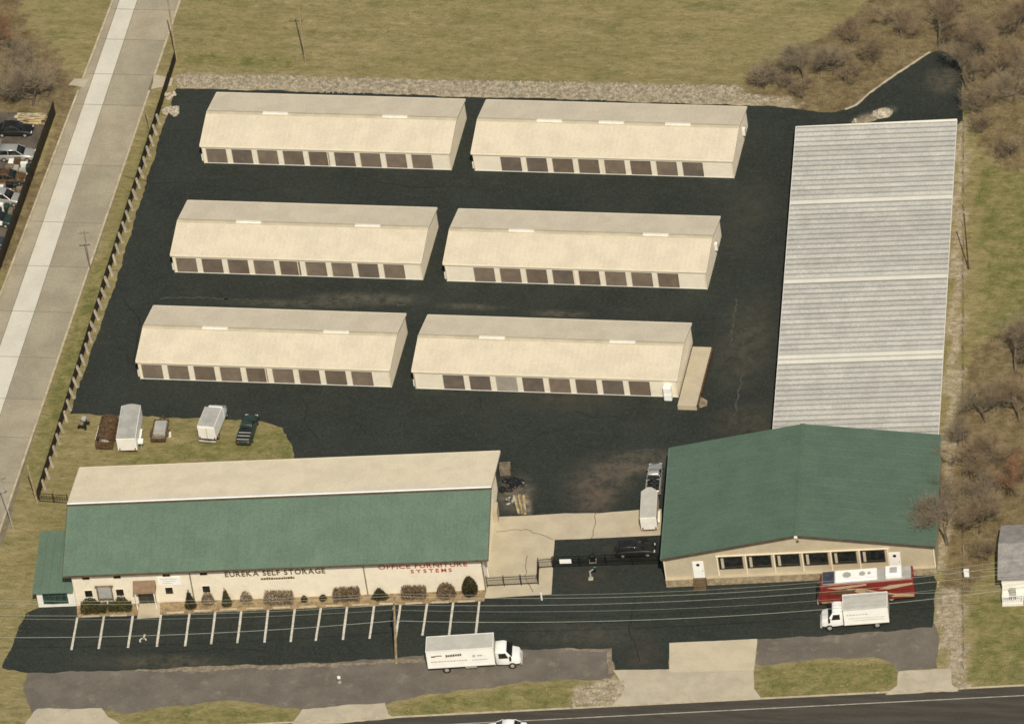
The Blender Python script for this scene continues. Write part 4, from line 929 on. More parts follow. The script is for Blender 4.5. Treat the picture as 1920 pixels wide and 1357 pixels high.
# motorhome
ra9 = R(9.8); nr = Vector((-math.sin(ra9), math.cos(ra9)))
rv_o = Vector((62.1,-50.45))+nr*1.22
t = empty('motorhome', (rv_o.x, rv_o.y, Z2), ra9+math.pi, 'red and cream motorhome with white roof units parked at the warehouse front', 'motorhome')
LV, hV, HV = 10.6, 1.2, 3.2
MB().loft([(0,1.14,1.08,.45,3.02,.14),(.12,hV,1.14,.4,3.12,.14),(LV-1.3,hV,1.14,.4,HV-.08,.14),(LV-.5,hV*.99,1.1,.42,2.95,.2),(LV-.08,1.12,1.0,.5,1.6,.2),(LV,1.0,.9,.55,1.2,.15)]).build('body', red_paint, t)
MB().hexa([(LV-.60,-.98,2.88),(LV-.60,.98,2.88),(LV-.06,1.0,1.58),(LV-.06,-1.0,1.58)],[(LV-.54,-.98,2.90),(LV-.54,.98,2.90),(LV-.0,1.0,1.60),(LV-.0,-1.0,1.60)]).build('windshield', glass_dark, t)
MB().bbox(.2,LV-.7,-1.0,1.0,HV-.085,HV-.02,.03).build('roof', tarp_grey, t)
MB().bbox(LV-2.0,LV-.75,-1.0,1.0,HV-.018,HV+.04,.03).build('front_roof_cap', blue_paint, t)
u1 = MB().bbox(3.9,8.5,-.85,.85,HV-.018,HV+.22,.06).build('roof_deck', white_paint, t)
for x, r_ in ((7.2,.48),(5.5,.36),(4.75,.2)): MB().cyl((x,0,HV+.22),(x,0,HV+.32),r_,r_*.85,14).build('roof_vent', tarp_grey, u1)
u2 = MB().bbox(1.2,3.0,-.8,.8,HV-.018,HV+.42,.08).build('air_conditioner', white_paint, t)
MB().box(1.7,2.5,-.45,.45,HV+.42,HV+.45).build('grille', tarp_grey, u2)
def side_patch(prof, m, name='swoosh', s=1, off=.02):
    n = len(prof); mb = MB(); y0, y1 = s*(hV-.02), s*(hV+off)
    vs = [(x,y0-(.045*s*(z-.4)/2.8),z) for x,z in prof]+[(x,y1-(.045*s*(z-.4)/2.8),z) for x,z in prof]
    fs = [tuple(range(n)), tuple(range(2*n-1,n-1,-1))]+[((i+1)%n,i,n+i,n+(i+1)%n) for i in range(n)]
    mb.add(vs, fs); return mb.build(name, m, t)
for s in (-1,1):
    side_patch([(.1,2.62),(2.6,2.5),(3.9,2.05),(2.7,1.95),(.1,2.38)], cream_paint, 'cream_swoosh', s, .024)
    side_patch([(.1,.95),(2.2,1.25),(4.3,1.85),(5.6,2.3),(7.4,2.45),(6.0,1.75),(4.2,1.2),(2.4,.8),(.1,.62)], cream_paint, 'cream_swoosh', s, .026)
    side_patch([(2.2,1.1),(4.0,1.6),(5.4,2.0),(4.6,1.35),(2.6,.85)], brown_paint, 'brown_swoosh', s, .03)
    side_patch([(LV-4.4,2.35),(LV-2.2,2.2),(LV-1.2,1.9),(LV-2.6,1.75),(LV-4.0,1.9)], brown_paint, 'brown_swoosh', s, .03)
    side_patch([(LV-1.2,2.75),(LV-5.5,2.95),(LV-5.5,2.75),(LV-2.4,2.45)], cream_paint, 'cream_swoosh', s, .026)
    side_patch([(LV-.4,.62),(LV-2.9,.62),(LV-3.1,.78),(LV-.4,.8)], cream_paint, 'skirt_stripe', s, .026)
    for x in (2.6, LV-2.2): wheel(t, x, s*1.03, .46, .28, s)
for s in (-1,1): MB().bbox(LV-.1,LV+.03,s*.75-.15,s*.75+.15,.75,1.0,.03).build('headlight', lamp_white, t)
MB().box(LV-.05,LV+.1,-1.1,1.1,.42,.62).build('bumper', tarp_grey, t)
# car on the front road
rp = P(952,1357); t = car('white car passing on the front road at the bottom edge', (rp.x+.05, rp.y-1.35, Z2), R(4)+math.pi, white_paint, 4.7, 1.8, 1.45)
# silver car and trailer beside the warehouse
p = P(1228,905); t = car('silver pickup with black loaded bed squeezed beside the warehouse wall', (p.x, p.y, Z2), R(97), silver, 5.0, 1.8, 1.6, 'pickup', 'pickup truck')
for k in range(6): MB().bbox(-2.2+k*.26,-1.9+k*.26,-.6+.2*(k%3),-.1+.22*(k%3),1.02,1.2+.12*(k%3),.03).build('bed_load', black_paint, t)
p = P(1192,1036); car('black car parked behind the sliding gate beside the warehouse', (p.x, p.y, Z2), R(8), black_paint, 4.5, 1.8, 1.45, 'wagon')
def box_trailer(name, label, loc, rz, L, W, z0, z1, paint, roofm, vnose=0.0, cat='trailer', axles=(.45,), ribs=0):
    """tongue towards +x, rear at 0"""
    t = empty(name, loc, rz, label, cat); h = W/2
    poly = [(0,-h),(L,-h),(L+vnose,-h*.25),(L+vnose,h*.25),(L,h),(0,h)] if vnose else [(0,-h),(L-.1,-h),(L,-h+.1),(L,h-.1),(L-.1,h),(0,h)]
    MB().prism(poly, z0, z1-.05).build('body', paint, t)
    MB().prism([(x*.99+.03,y*.95) for x,y in poly], z1-.049, z1+.02).build('roof', roofm, t)
    for i in range(ribs):
        x = .3+i*(L-.4)/ribs; MB().box(x,x+.05,-h*.95,h*.95,z1+.021,z1+.045).build('roof_rib', roofm, t)
    MB().box(-.03,-.002,-h*.9,h*.9,z0+.05,z1-.1).build('rear_door', white_trim, t)
    MB().box(.1,L,-h*.8,h*.8,z0-.18,z0-.004).build('frame', black_paint, t)
    mb = MB(); mb.cyl((L,-h*.6,z0-.1),(L+1.2+vnose,0,z0-.1),.05,.05,5); mb.cyl((L,h*.6,z0-.1),(L+1.2+vnose,0,z0-.1),.05,.05,5); mb.cyl((L+1.0+vnose,0,z0-.1),(L+1.0+vnose,0,0.0),.04,.04,5); mb.build('tongue', black_paint, t)
    for s in (-1,1):
        for ax in axles:
            wheel(t, L*ax, s*(h+.06), .3, .2, s)
            MB().extrude_y([(L*ax-.5,.35),(L*ax-.35,.68),(L*ax+.35,.68),(L*ax+.5,.35),(L*ax+.42,.35),(L*ax+.3,.63),(L*ax-.3,.63),(L*ax-.42,.35)], s*(h+.08)-.12, s*(h+.08)+.12).build('fender', white_trim, t)
        MB().bbox(-.06,-.003,s*h*.8-.08,s*h*.8+.08,z0+.1,z0+.35,.02).build('taillight', lamp_red, t)
    return t
p = P(1217,1000); box_trailer('cargo_trailer', 'pale enclosed cargo trailer with pointed nose parked beside the warehouse', (p.x+.1, p.y+.1, Z3), R(98), 4.4, 1.8, .5, 2.3, white_trim, truck_roof, .6, axles=(.4,.56))
p = P(241,851); box_trailer('camper_trailer', 'long white camper trailer with grey roof on the grass', (p.x, p.y, 0), R(96), 5.6, 2.2, .55, 2.35, white_paint, tarp_grey, .25, axles=(.4,.55), ribs=8)
bpy.context.view_layer.update()
camp = [o for o in bpy.data.objects if o.name == 'camper_trailer'][0]
MB().bbox(.5,1.1,-1.75,-1.15,1.0,1.35,.05).build('side_box', white_paint, camp); MB().box(.75,.85,-1.5,-1.4,0,1.0).build('jack', tarp_grey, camp)
# box van / truck camper on grass, seen from behind
p = P(389,832); t = empty('moving_van', (p.x+.1, p.y+.1, 0), R(86), 'small white box van seen from behind on the grass', 'van')
MB().box(0,3.3,-1.0,1.0,.7,2.5).build('cargo_box', white_paint, t); MB().bbox(.05,3.25,-.95,.95,2.503,2.56,.02).build('box_roof', tarp_grey, t)
MB().box(-.03,-.003,-.9,.9,.8,2.3).build('rear_door', white_trim, t); MB().box(-.036,-.031,-.02,.02,.8,2.3).build('door_seam', brown_paint, t)
MB().loft([(3.35,.92,.85,.5,2.1,.1),(4.0,.92,.82,.45,2.15,.12),(4.5,.92,.85,.45,1.35,.12),(5.3,.85,.75,.5,1.1,.12)]).build('cab', white_paint, t, smooth=True)
MB().hexa([(4.1,-.75,2.02),(4.1,.75,2.02),(4.47,.82,1.4),(4.47,-.82,1.4)],[(4.14,-.75,2.05),(4.14,.75,2.05),(4.53,.82,1.42),(4.53,-.82,1.42)]).build('windshield', glass_dark, t)
MB().box(-.15,5.0,-.4,.4,.42,.69).build('chassis', black_paint, t); MB().box(-.3,-.1,-1.0,1.0,.4,.55).build('bumper', tarp_grey, t)
for s in (-1,1):
    wheel(t, .9, s*.9, .36, .26, s); wheel(t, 4.5, s*.86, .36, .22, s)
    MB().bbox(-.06,-.032,s*.86-.07,s*.86+.07,.75,1.0,.02).build('taillight', lamp_red, t)
p = P(467,812); car('dark green pickup truck backed onto the grass by the yard', (p.x-.1, p.y, 0), R(90), dkgreen_paint, 4.9, 1.8, 1.55, 'pickup', 'pickup truck')
def open_trailer(name, label, loc, rz, L, W, m, bed, sides=.5, load=None, cat='trailer'):
    t = empty(name, loc, rz, label, cat); h = W/2
    MB().box(0,L,-h,h,.5,.56).build('bed', bed, t)
    for s in (-1,1):
        mb = MB(); mb.box(0,L,s*h-.03,s*h+.03,.5+sides-.06,.5+sides)
        for i in range(7): mb.box(i*(L-.06)/6,i*(L-.06)/6+.06,s*h-.03,s*h+.03,.45,.5+sides-.061)
        mb.build('side_rail', m, t); wheel(t, L*.42, s*(h+.14), .32, .2, s, rim if bed is wood_grey else rust)
        MB().extrude_y([(L*.42-.5,.4),(L*.42-.36,.72),(L*.42+.36,.72),(L*.42+.5,.4),(L*.42+.43,.4),(L*.42+.3,.67),(L*.42-.3,.67),(L*.42-.43,.4)], s*(h+.15)-.11, s*(h+.15)+.11).build('fender', m, t)
    MB().box(-.03,.03,-h,h,.45,.5+sides).build('tailgate', m, t); MB().box(L-.03,L+.03,-h,h,.45,.5+sides).build('headboard', m, t)
    mb = MB(); mb.cyl((L,-h*.7,.48),(L+1.1,0,.48),.05,.05,5); mb.cyl((L,h*.7,.48),(L+1.1,0,.48),.05,.05,5); mb.cyl((L+.95,0,.48),(L+.95,0,0),.04,.04,5); mb.build('tongue', m, t)
    return t
p = P(197,846); t = open_trailer('stock_trailer', 'rusty trailer with rounded slatted cover at the left of the grass', (p.x,p.y,0), R(92), 4.3, 1.9, rust, rust, .9)
for i in range(8):
    x = .15+i*.56; MB().tube([(x,-.95+0,1.4)]+[(x,-.93*math.cos(R(a)),1.4+.55*math.sin(R(a))) for a in (20,50,80,100,130,160)]+[(x,.95,1.4)], .05, 5).build('hoop', rust, t)
mb = MB(); mb.add([(x,-.9*math.cos(R(a)),1.38+.52*math.sin(R(a))) for x in (.3,4.0) for a in range(0,181,20)], [(i,i+1,11+i,10+i) for i in range(9)]); mb.build('cover', rust, t)
for k in range(5): MB().bbox(.3+k*.2,.75+k*.2,-.7+k*.3,-.4+k*.3,.57,.9+.1*(k%3),.04).build('load', rubble_mat, t)
mb = MB(); mb.box(1.2,3.4,1.1,1.25,0.3,.8); mb.build('spare_panel', white_trim, t)
p = P(298,833); t = open_trailer('utility_trailer', 'small grey flatbed utility trailer between the camper and the van', (p.x,p.y,0), R(95), 3.3, 1.65, rust, wood_grey, .35)
MB().bbox(.9,3.1,-.68,.68,.565,.9,.05).build('tarp_load', tarp_grey, t); MB().cyl((1.3,-1.05,.05),(1.3,-1.05,.55),.25,.25,10).build('drum', white_trim, t)
# odd jack stand / generator at the grass corner
t = empty('scrap_mower', (*P2(157,800),0), R(80), 'dark scrap mower standing at the corner of the grass patch', 'mower')
MB().bbox(-.5,.5,-.35,.35,.25,.75,.08).build('deck', black_paint, t); MB().bbox(.1,.7,-.25,.25,.76,1.1,.06).build('engine', tarp_grey, t); MB().bbox(-.6,-.2,-.22,.22,.76,1.0,.05).build('seat', wood_grey, t)
for x in (-.4,.5):
    for s in (-1,1): wheel(t, x, s*.42, .22, .14, s, black_paint)
# cars in the lot on the left
specs = [((42,250),black_paint,'sedan','black car in the car lot nearest its top corner',None),((46,296),silver,'wagon','silver wagon in the car lot, behind the black car',None),
         ((30,340),rust,'sedan','brown car in the car lot between the two silver wagons',None),((24,378),silver,'wagon','second silver wagon in the lot, next to the dark green pickup',None),
         ((8,418),dkgreen_paint,'pickup','dark green pickup in the lot near the lower end',None),((-8,462),blue_paint,'sedan','dark blue car cut by the left edge of the picture',None)]
for (px,py),pa,kd,lb,rm in specs:
    p = P(px,py); car(lb, (p.x-.9,p.y,Z1), R(random.uniform(-6,6)), pa, 4.5, 1.8, 1.45 if kd != 'wagon' else 1.6, kd, 'car' if kd != 'pickup' else 'pickup truck', rm, 'cars in the lot at the left edge')
rj = random.Random(3)
for (px,py),pa,kd,lb in [((-42,262),blue_paint,'wagon','dark wagon behind the black car in the lot, cut by the edge'),((-50,330),white_paint,'sedan','white car in the second row of the lot at the edge')]:
    p = P(px,py); car(lb, (p.x,p.y,Z1), R(rj.uniform(-6,6)), pa, 4.5, 1.8, 1.5, kd, 'car', None, 'cars in the lot at the left edge')
for px,py,lb in [(12,268,'jumble of dark drums and crates between the cars in the lot'),(70,318,'crates and pale panels by the lot fence near the silver wagon'),(55,360,'scrap crates by the lot fence beside the second silver wagon'),(38,402,'low scrap crates by the lot fence near the green pickup'),(14,240,'pale boxes behind the black car in the lot')]:
    p = P(px,py); t = empty('scrap_crates', (p.x-2.0,p.y,Z1), R(rj.uniform(-10,10)), lb, 'crates', 'scrap in the lot at the left edge')
    for k in range(7):
        a_, b_, h_ = rj.uniform(.25,.6), rj.uniform(.2,.45), rj.uniform(.4,1.2); x_, y_ = (k%4-1.5)*.75, (k//4-.5)*1.0
        MB().bbox(x_-a_/1.3,x_+a_/1.3,y_-b_,y_+b_,0,h_,.04).build('crate', rj.choice((black_paint,tarp_grey,dkgreen_paint,wood_grey,white_trim,rust)), t)
p = P(58,226); t = empty('lumber_pile', (p.x,p.y,Z1), R(4), 'heap of pale lumber at the top of the car lot', 'lumber')
for k in range(14):
    a_ = random.uniform(-.25,.25); mb = MB().box(-1.6,1.6,-.1,.1,0,.12); o = mb.build('plank', yellow_tan if k%3 else rubble_mat, t, (random.uniform(-.5,.5), random.uniform(-.9,.9), .13*(k//4)), a_)
p = P(15,424); t = empty('white_beam_rack', (p.x-2.8,p.y-.6,Z1), 0, 'pale steel beam lying across stands in the car lot', 'beam')
MB().box(-2.4,2.4,-.2,.2,.75,1.05).build('beam', white_trim, t); [MB().box(x,x+.12,-.3,.3,0,.75).build('stand', rust, t) for x in (-1.8,1.7)]

# ------------------------------------------------------------------ small things
def rock(mb, c, r, seed=None):
    t_ = (1+5**.5)/2
    vs = [(-1,t_,0),(1,t_,0),(-1,-t_,0),(1,-t_,0),(0,-1,t_),(0,1,t_),(0,-1,-t_),(0,1,-t_),(t_,0,-1),(t_,0,1),(-t_,0,-1),(-t_,0,1)]
    fs = [(0,11,5),(0,5,1),(0,1,7),(0,7,10),(0,10,11),(1,5,9),(5,11,4),(11,10,2),(10,7,6),(7,1,8),(3,9,4),(3,4,2),(3,2,6),(3,6,8),(3,8,9),(4,9,5),(2,4,11),(6,2,10),(8,6,7),(9,8,1)]
    sx, sy, sz = r*random.uniform(.4,.7), r*random.uniform(.4,.7), r*random.uniform(.28,.45); a_ = random.random()*6.28; ca_, sa_ = math.cos(a_), math.sin(a_)
    out_ = []
    for x, y, z in vs:
        k = random.uniform(.8,1.15); x, y, z = x*sx*k, y*sy*k, z*sz*k
        out_.append((c[0]+x*ca_-y*sa_, c[1]+x*sa_+y*ca_, c[2]+z))
    mb.add(out_, fs)
def scatter_rocks(name, polys, n, r0, r1, m, kind='stuff', label=None):
    mb = MB()
    for poly in polys:
        x0 = min(p[0] for p in poly); x1 = max(p[0] for p in poly); y0 = min(p[1] for p in poly); y1 = max(p[1] for p in poly); k = 0; tries = 0
        while k < n/len(polys) and tries < n*12:
            tries += 1; x, y = random.uniform(x0,x1), random.uniform(y0,y1)
            if inpoly(x, y, poly):
                r_ = random.uniform(r0,r1)*random.choice((.6,1,1,1.3)); rock(mb, (x,y,r_*.2), r_); k += 1
    o = mb.build(name, m); o['kind'] = kind
    if label: tag(o, label, 'stones')
    return o
scatter_rocks('rock_strip', [pxpoly((334,140),(500,143),(800,151),(1100,155),(1385,161),(1398,176),(1470,186),(1300,194),(870,178),(600,174),(600,166),(500,166),(332,163))], 6500, .06, .16, rock_mat, label='pale broken rock strip between the field and the yard')
scatter_rocks('boundary_stones', [pxpoly((1794,235),(1812,235),(1800,560),(1793,830),(1768,1100),(1758,1100),(1768,820)), pxpoly((1756,1110),(1806,1120),(1812,1290),(1795,1295),(1765,1190))], 700, .05, .12, rock_mat, label='loose pale stones along the right boundary')
scatter_rocks('verge_stones', [pxpoly((1095,1283),(1165,1272),(1172,1295),(1140,1324),(1070,1328))], 120, .06, .22, rock_mat, label='broken stones on the verge beside the main driveway')
def heap(name, label, px, n, rad, r0, r1, m, cat='rubble', zz=Z2):
    p = P(*px); t = empty(name, (p.x,p.y,zz), 0, label, cat)
    for i in range(n):
        a_ = random.random()*6.28; d = rad*math.sqrt(random.random()); mb = MB(); h = max(0, (rad-d)*.45)
        rock(mb, (0,0,0), random.uniform(r0,r1)); mb.build('chunk', m, t, (math.cos(a_)*d, math.sin(a_)*d*.8, .1+h*random.random()))
    return t
heap('rubble_heap', 'heap of pale broken concrete at the fence corner of the yard', (322,210), 44, .95, .14, .34, rubble_mat)
heap('rubble_heap', 'line of pale rubble along the fence above the heap', (318,180), 16, .8, .2, .35, rubble_mat)
def mound(name, label, px, rx, ry, h, rz, m, cat='pile'):
    p = P(*px); t = empty(name, (p.x,p.y,Z2), rz, label, cat); mb = MB(); nr, na = 7, 22; rr = random.Random(int(px[0]))
    vs = [(0,0,h)]
    for i in range(1,nr+1):
        for k in range(na):
            a_ = 6.283*k/na; u = i/nr; q = 1+rr.uniform(-.12,.12); vs.append((math.cos(a_)*rx*u*q, math.sin(a_)*ry*u*q, max(0,h*(1-u)**.8*rr.uniform(.75,1.15)) if i < nr else 0.0))
    fs = [(0,1+k,1+(k+1)%na) for k in range(na)]
    for i in range(nr-1): fs += [(1+i*na+k,1+(i+1)*na+k,1+(i+1)*na+(k+1)%na,1+i*na+(k+1)%na) for k in range(na)]
    mb.add(vs, fs); mb.build('mound', m, t, smooth=False)
    for k in range(9):
        a_ = rr.random()*6.28; d = rr.uniform(.5,1.0); q = MB(); rock(q, (0,0,0), rr.uniform(.08,.2)); q.build('chunk', rubble_mat, t, (math.cos(a_)*rx*d, math.sin(a_)*ry*d, .06))
    return t
mound('sand_pile', 'pale sand and stone pile behind the long white roof', (1656,213), 1.25, .9, .75, .3, rubble_mat)
mound('sand_pile', 'low greyish sand spill beside the long roof edge', (1622,225), 1.6, .6, .22, .35, sand_mat)
heap('scrap_heap', 'small pile of dark scrap beside the office end wall', (960,912), 26, 1.4, .2, .45, black_paint, 'scrap')
heap('scrap_heap', 'pale scattered debris at the office end wall', (960,940), 9, .8, .1, .24, tarp_grey, 'debris')
t = empty('board_stack', (*P2(975,945),Z2), R(-75), 'weathered boards lying on asphalt near the concrete pad', 'boards')
for k in range(5): MB().box(-1.6,1.6,-.12,.12,0,.06).build('board', wood_grey if k%2 else yellow_tan, t, (random.uniform(-.3,.3),k*.22-.4,.062*(k%2)), random.uniform(-.12,.12))
t = empty('pallet', (*P2(948,885),Z2), R(10), 'weathered wooden crate at the back corner of the office wall', 'crate')
for k in range(5): MB().box(-.6,.6,-.6+k*.26,-.6+k*.26+.16,.9,.98).build('slat', wood_grey, t)
for s in (-1,1): MB().box(-.6,.6,s*.56-.04,s*.56+.04,0,.9).build('side', wood_grey, t)
t = empty('traffic_sign', (*P2(637,1279),Z1), R(8), 'small white sign post standing on the old asphalt strip', 'sign')
MB().cyl((0,0,.1),(0,0,1.1),.04,.03,6).build('post', tarp_grey, t); MB().box(-.17,.17,-.03,.03,.55,.95).build('sign_plate', white_paint, t); MB().cyl((0,0,0),(0,0,.1),.2,.18,10).build('base', tarp_grey, t)
t = empty('meter_pedestal', (*P2(1814,1088),0), R(5), 'white utility cabinet on a post near the right hand house', 'utility box')
MB().cyl((0,0,0),(0,0,.7),.05,.05,6).build('post', wood_grey, t); MB().bbox(-.28,.28,-.2,.2,.7,1.5,.04).build('cabinet', white_paint, t); MB().bbox(-.3,.3,-.22,.22,1.503,1.56,.02).build('cap', white_trim, t)
t = empty('bollard', (*P2(1016,1124),Z2), 0, 'short pale bollard at the corner of the concrete pad', 'bollard')
MB().cyl((0,0,0),(0,0,.95),.11,.11,10).build('pipe', white_trim, t); MB().cyl((0,0,.95),(0,0,1.02),.11,.05,10).build('cap', white_trim, t)
# hydrant-like pale stones on the strip, manhole lid
#o = MB().cyl((0,0,0),(0,0,.02),.4,.38,16).build('manhole_lid', conc_pale, None, (*P2(1107,1188),Z2))

# ------------------------------------------------------------------ shrubs at the office front
def leaf_cloud(shape, n, s, seed):
    rnd = random.Random(seed); mb = MB()
    for _ in range(n):
        while True:
            x, y, z = rnd.uniform(-1,1), rnd.uniform(-1,1), rnd.uniform(0,1)
            if shape == 'cone' and math.hypot(x,y) <= (1-z)**.9*1.0+.02: break
            if shape == 'egg' and x*x+y*y <= math.sin(math.pi*(.12+.88*z)**.75)**1.2+.01: break
            if shape == 'dome' and x*x+y*y+z*z <= 1: break
            if shape == 'box' and max(abs(x),abs(y)) < 1-.25*max(0,z-.8)/.2*rnd.random(): break
        d = Vector((rnd.gauss(0,1), rnd.gauss(0,1), rnd.gauss(0,1))).normalized(); e = d.orthogonal().normalized()*s*rnd.uniform(.6,1.3); f_ = d.cross(e).normalized()*s*rnd.uniform(.5,1)
        mb.v_ = None; c = Vector((x,y,z)); mb.pts = getattr(mb,'pts',[]); mb.pts.append((c,e,f_))
    return mb.pts
def shrub(label, px, w_, d_, h, shape, m, n=420, s=.062, cat='shrub', stems=False, seed=None):
    p = P(*px); t = empty('shrub', (p.x,p.y,Z3), FA, label, cat, 'shrubs along the office front')
    mb = MB()
    for c, e, f_ in leaf_cloud(shape, int(n*2.6), s, seed or hash(label) % 9999 if False else len(label)*31+int(px[0])):
        q = Vector((c.x*w_/2, c.y*d_/2, .05+c.z*h)); mb.add([q-e-f_, q+e-f_, q+e+f_, q-e+f_], [(0,1,2,3)])
    mb.build('foliage', m, t)
    st = MB(); st.cyl((0,0,0),(0,0,h*.6),.05,.02,6)
    for k in range(6 if stems else 3):
        a_ = random.random()*6.28; st.cyl((0,0,.05),(math.cos(a_)*w_*.3,math.sin(a_)*d_*.3,h*random.uniform(.5,.85)),.03,.01,5)
    st.build('stem', bark, t); return t
shrub('clipped green hedge block nearest the office annex', (177,1146), 2.9, 1.1, 1.05, 'box', leaf_olive, 900)
shrub('clipped green hedge block just left of the entrance', (226,1143), 2.6, 1.0, 1.0, 'box', leaf_olive, 850)
shrub('small rounded evergreen under the leftmost lower window', (170,1135), 1.9, .9, 1.2, 'dome', leaf_dark, 420)
shrub('small rounded evergreen under the window by the trellis', (229,1132), 1.5, .9, 1.2, 'dome', leaf_dark, 380)
shrub('dark cone evergreen right of the notice board', (358,1137), 1.35, 1.3, 2.5, 'cone', leaf_dark, 600)
shrub('brown rounded bare shrub under the fourth lower window', (391,1130), 1.5, 1.3, 1.45, 'dome', shrub_tan, 420)
shrub('narrow cone evergreen left of the dark sign lettering', (426,1133), 1.2, 1.2, 2.5, 'cone', leaf_olive, 600)
shrub('wispy tan bare shrub beside the narrow cone evergreen', (463,1128), 1.5, 1.2, 1.5, 'dome', shrub_tan, 150)
shrub('wide clipped brown hedge below the dark sign lettering', (524,1129), 3.2, 1.2, 1.35, 'box', shrub_tan, 1000)
shrub('tiny dark ball shrub, left one of two', (571,1126), .75, .75, .65, 'dome', leaf_dark, 160)
shrub('tiny dark ball shrub, right one of two', (606,1124), .85, .85, .65, 'dome', leaf_dark, 180)
shrub('wide brown hedge left of the thin downspout', (651,1123), 2.9, 1.2, 1.4, 'box', shrub_brown, 950)
shrub('dark small spreading evergreen with pointed top by the downspout', (713,1121), 2.0, 1.2, 1.6, 'cone', leaf_dark, 520)
shrub('wide brown clipped hedge below the red sign lettering', (777,1119), 2.7, 1.2, 1.3, 'box', shrub_brown, 900)
shrub('tall rounded reddish bare shrub near the office right end', (838,1117), 2.3, 1.6, 1.9, 'dome', shrub_brown, 620)
shrub('large dark egg-shaped evergreen at the office right end', (883,1114), 1.75, 1.6, 2.6, 'egg', leaf_dark, 1100)

# ------------------------------------------------------------------ bare trees
def tree_mesh(seed, h, rad, ntwig, spread=1.0, multi=1):
    rnd = random.Random(seed); tr = MB(); tw = MB(); tips = []
    def branch(p, d, L, r, lev):
        n = 3; pts = [p]
        for i in range(n):
            d = (d+Vector((rnd.gauss(0,.12), rnd.gauss(0,.12), .08))).normalized(); p = p+d*(L/n); pts.append(p)
        for i in range(n): tr.cyl(pts[i], pts[i+1], r*(1-.22*i), r*(1-.22*(i+1)), 5 if lev < 2 else 3, False)
        if lev >= 3: tips.append((pts, d)); return
        k = rnd.randint(4,6) if lev == 0 else rnd.randint(3,4)
        for i in range(k):
            t_ = rnd.uniform(.4,1.0); q = pts[min(n,int(t_*n)+0)]
            az = rnd.random()*6.28; up = rnd.uniform(.35,1.0)
            nd = (d*up+Vector((math.cos(az), math.sin(az), .15))*spread*rnd.uniform(.5,.95)).normalized()
            branch(q, nd, L*rnd.uniform(.5,.72), max(.012, r*rnd.uniform(.38,.55)), lev+1)
    for k in range(multi):
        a_ = rnd.random()*6.28; ln = 0 if multi == 1 else .35
        branch(Vector((math.cos(a_)*.15*ln,math.sin(a_)*.15*ln,0)), Vector((math.cos(a_)*ln, math.sin(a_)*ln, 1)).normalized(), h*.45, h*.017/(multi**.5), 0)
    for _ in range(ntwig):
        pts, d = rnd.choice(tips); q = pts[0].lerp(pts[-1], rnd.random())
        nd = (d*.7+Vector((rnd.gauss(0,.7), rnd.gauss(0,.7), rnd.gauss(.25,.5)))).normalized(); L = rnd.uniform(.5,1.6)*h/9
        e = nd.orthogonal().normalized(); e = Matrix.Rotation(rnd.random()*6.28, 3, nd) @ e; wv = e*.009; b_ = q+nd*L+Vector((rnd.gauss(0,.05),)*3)
        f2 = nd.cross(e)*.010
        tw.add([q-wv, q+wv, b_], [(0,1,2)]); tw.add([q-f2, q+f2, b_], [(0,1,2)])
        m_ = q.lerp(b_, .5)
        for s in range(2):
            n3 = (nd+Vector((rnd.gauss(0,.8), rnd.gauss(0,.8), rnd.gauss(0,.6)))).normalized(); c_ = m_+n3*L*.6; w3 = n3.orthogonal().normalized()*.008
            tw.add([m_-w3, m_+w3, c_], [(0,1,2)])
    return tr, tw
VAR = {}
for nm, args in (('A',(11,11.5,4,1350,1.25)), ('B',(23,10,3.5,1150,1.3)), ('C',(37,6,2.2,620,1.3,3)), ('D',(51,12,4,1350,1.2)), ('E',(63,3.8,1.8,380,1.4,4))):
    a_, b_ = tree_mesh(*args); VAR[nm] = (a_.mesh('trunk'), b_.mesh('crown'))
def tree(label, px, var, m, sc=1.0, name='bare_tree', cat='tree', gp='leafless trees round the site'):
    p = P(*px); t = empty(name, (p.x,p.y,0), random.random()*6.28, label, cat, gp); t.scale = (sc,sc,sc*random.uniform(.92,1.08))
    for nm, me_, mm in (('trunk', VAR[var][0], bark), ('crown', VAR[var][1], m)):
        key = (var, nm, mm.name)
        if key not in VAR:
            c = me_.copy(); c.materials.clear(); c.materials.append(mm); VAR[key] = c
        o = bpy.data.objects.new(nm, VAR[key]); col.objects.link(o); o.parent = t
    return t
tree('large grey leafless tree above the car lot fence', (62,198), 'A', twig_grey, 1.0)
tree('second grey leafless tree left of the large one', (8,190), 'B', twig_grey, 1.0)
tree('reddish brown leafless tree in the top left corner', (4,95), 'B', twig_red, .95)
tree('small grey leafless tree below the reddish tree', (40,130), 'C', twig_grey, 1.1)
tree('round brown shrubby tree at the end of the rock strip', (1432,168), 'C', twig_grey, 1.0)
tree('thin leafless sapling in the field right of the rock strip', (1508,150), 'D', twig_grey, .75)
tree('grey leafless tree above the curve of the asphalt', (1562,142), 'A', twig_grey, .7)
tree('brown leafless tree just left of the asphalt tip', (1640,120), 'C', twig_brown, 1.05)
tree('brown bushy tree near the top edge, left of the tallest trees', (1600,85), 'C', twig_brown, 1.0)
tree('dark brown leafless tree rising near the top edge of the wood', (1690,72), 'B', twig_brown, .75)
tree('large brown leafless tree behind the asphalt tip', (1762,96), 'A', twig_brown, .85)
tree('leafless tree overhanging the right side of the asphalt tip', (1812,170), 'D', twig_grey, .8)
tree('tall leafless tree in the wood right of the asphalt tip', (1850,110), 'D', twig_brown, .95)
tree('leafless tree at the top right corner', (1905,70), 'A', twig_brown, .95)
tree('grey leafless tree at the right edge of the upper wood', (1902,190), 'B', twig_grey, .9)
tree('low brown bush beside the right corner of the long roof', (1840,250), 'E', twig_brown, 1.1)
tree('low brown bush on the wood edge near the right lawn', (1890,300), 'E', twig_brown, 1.2)
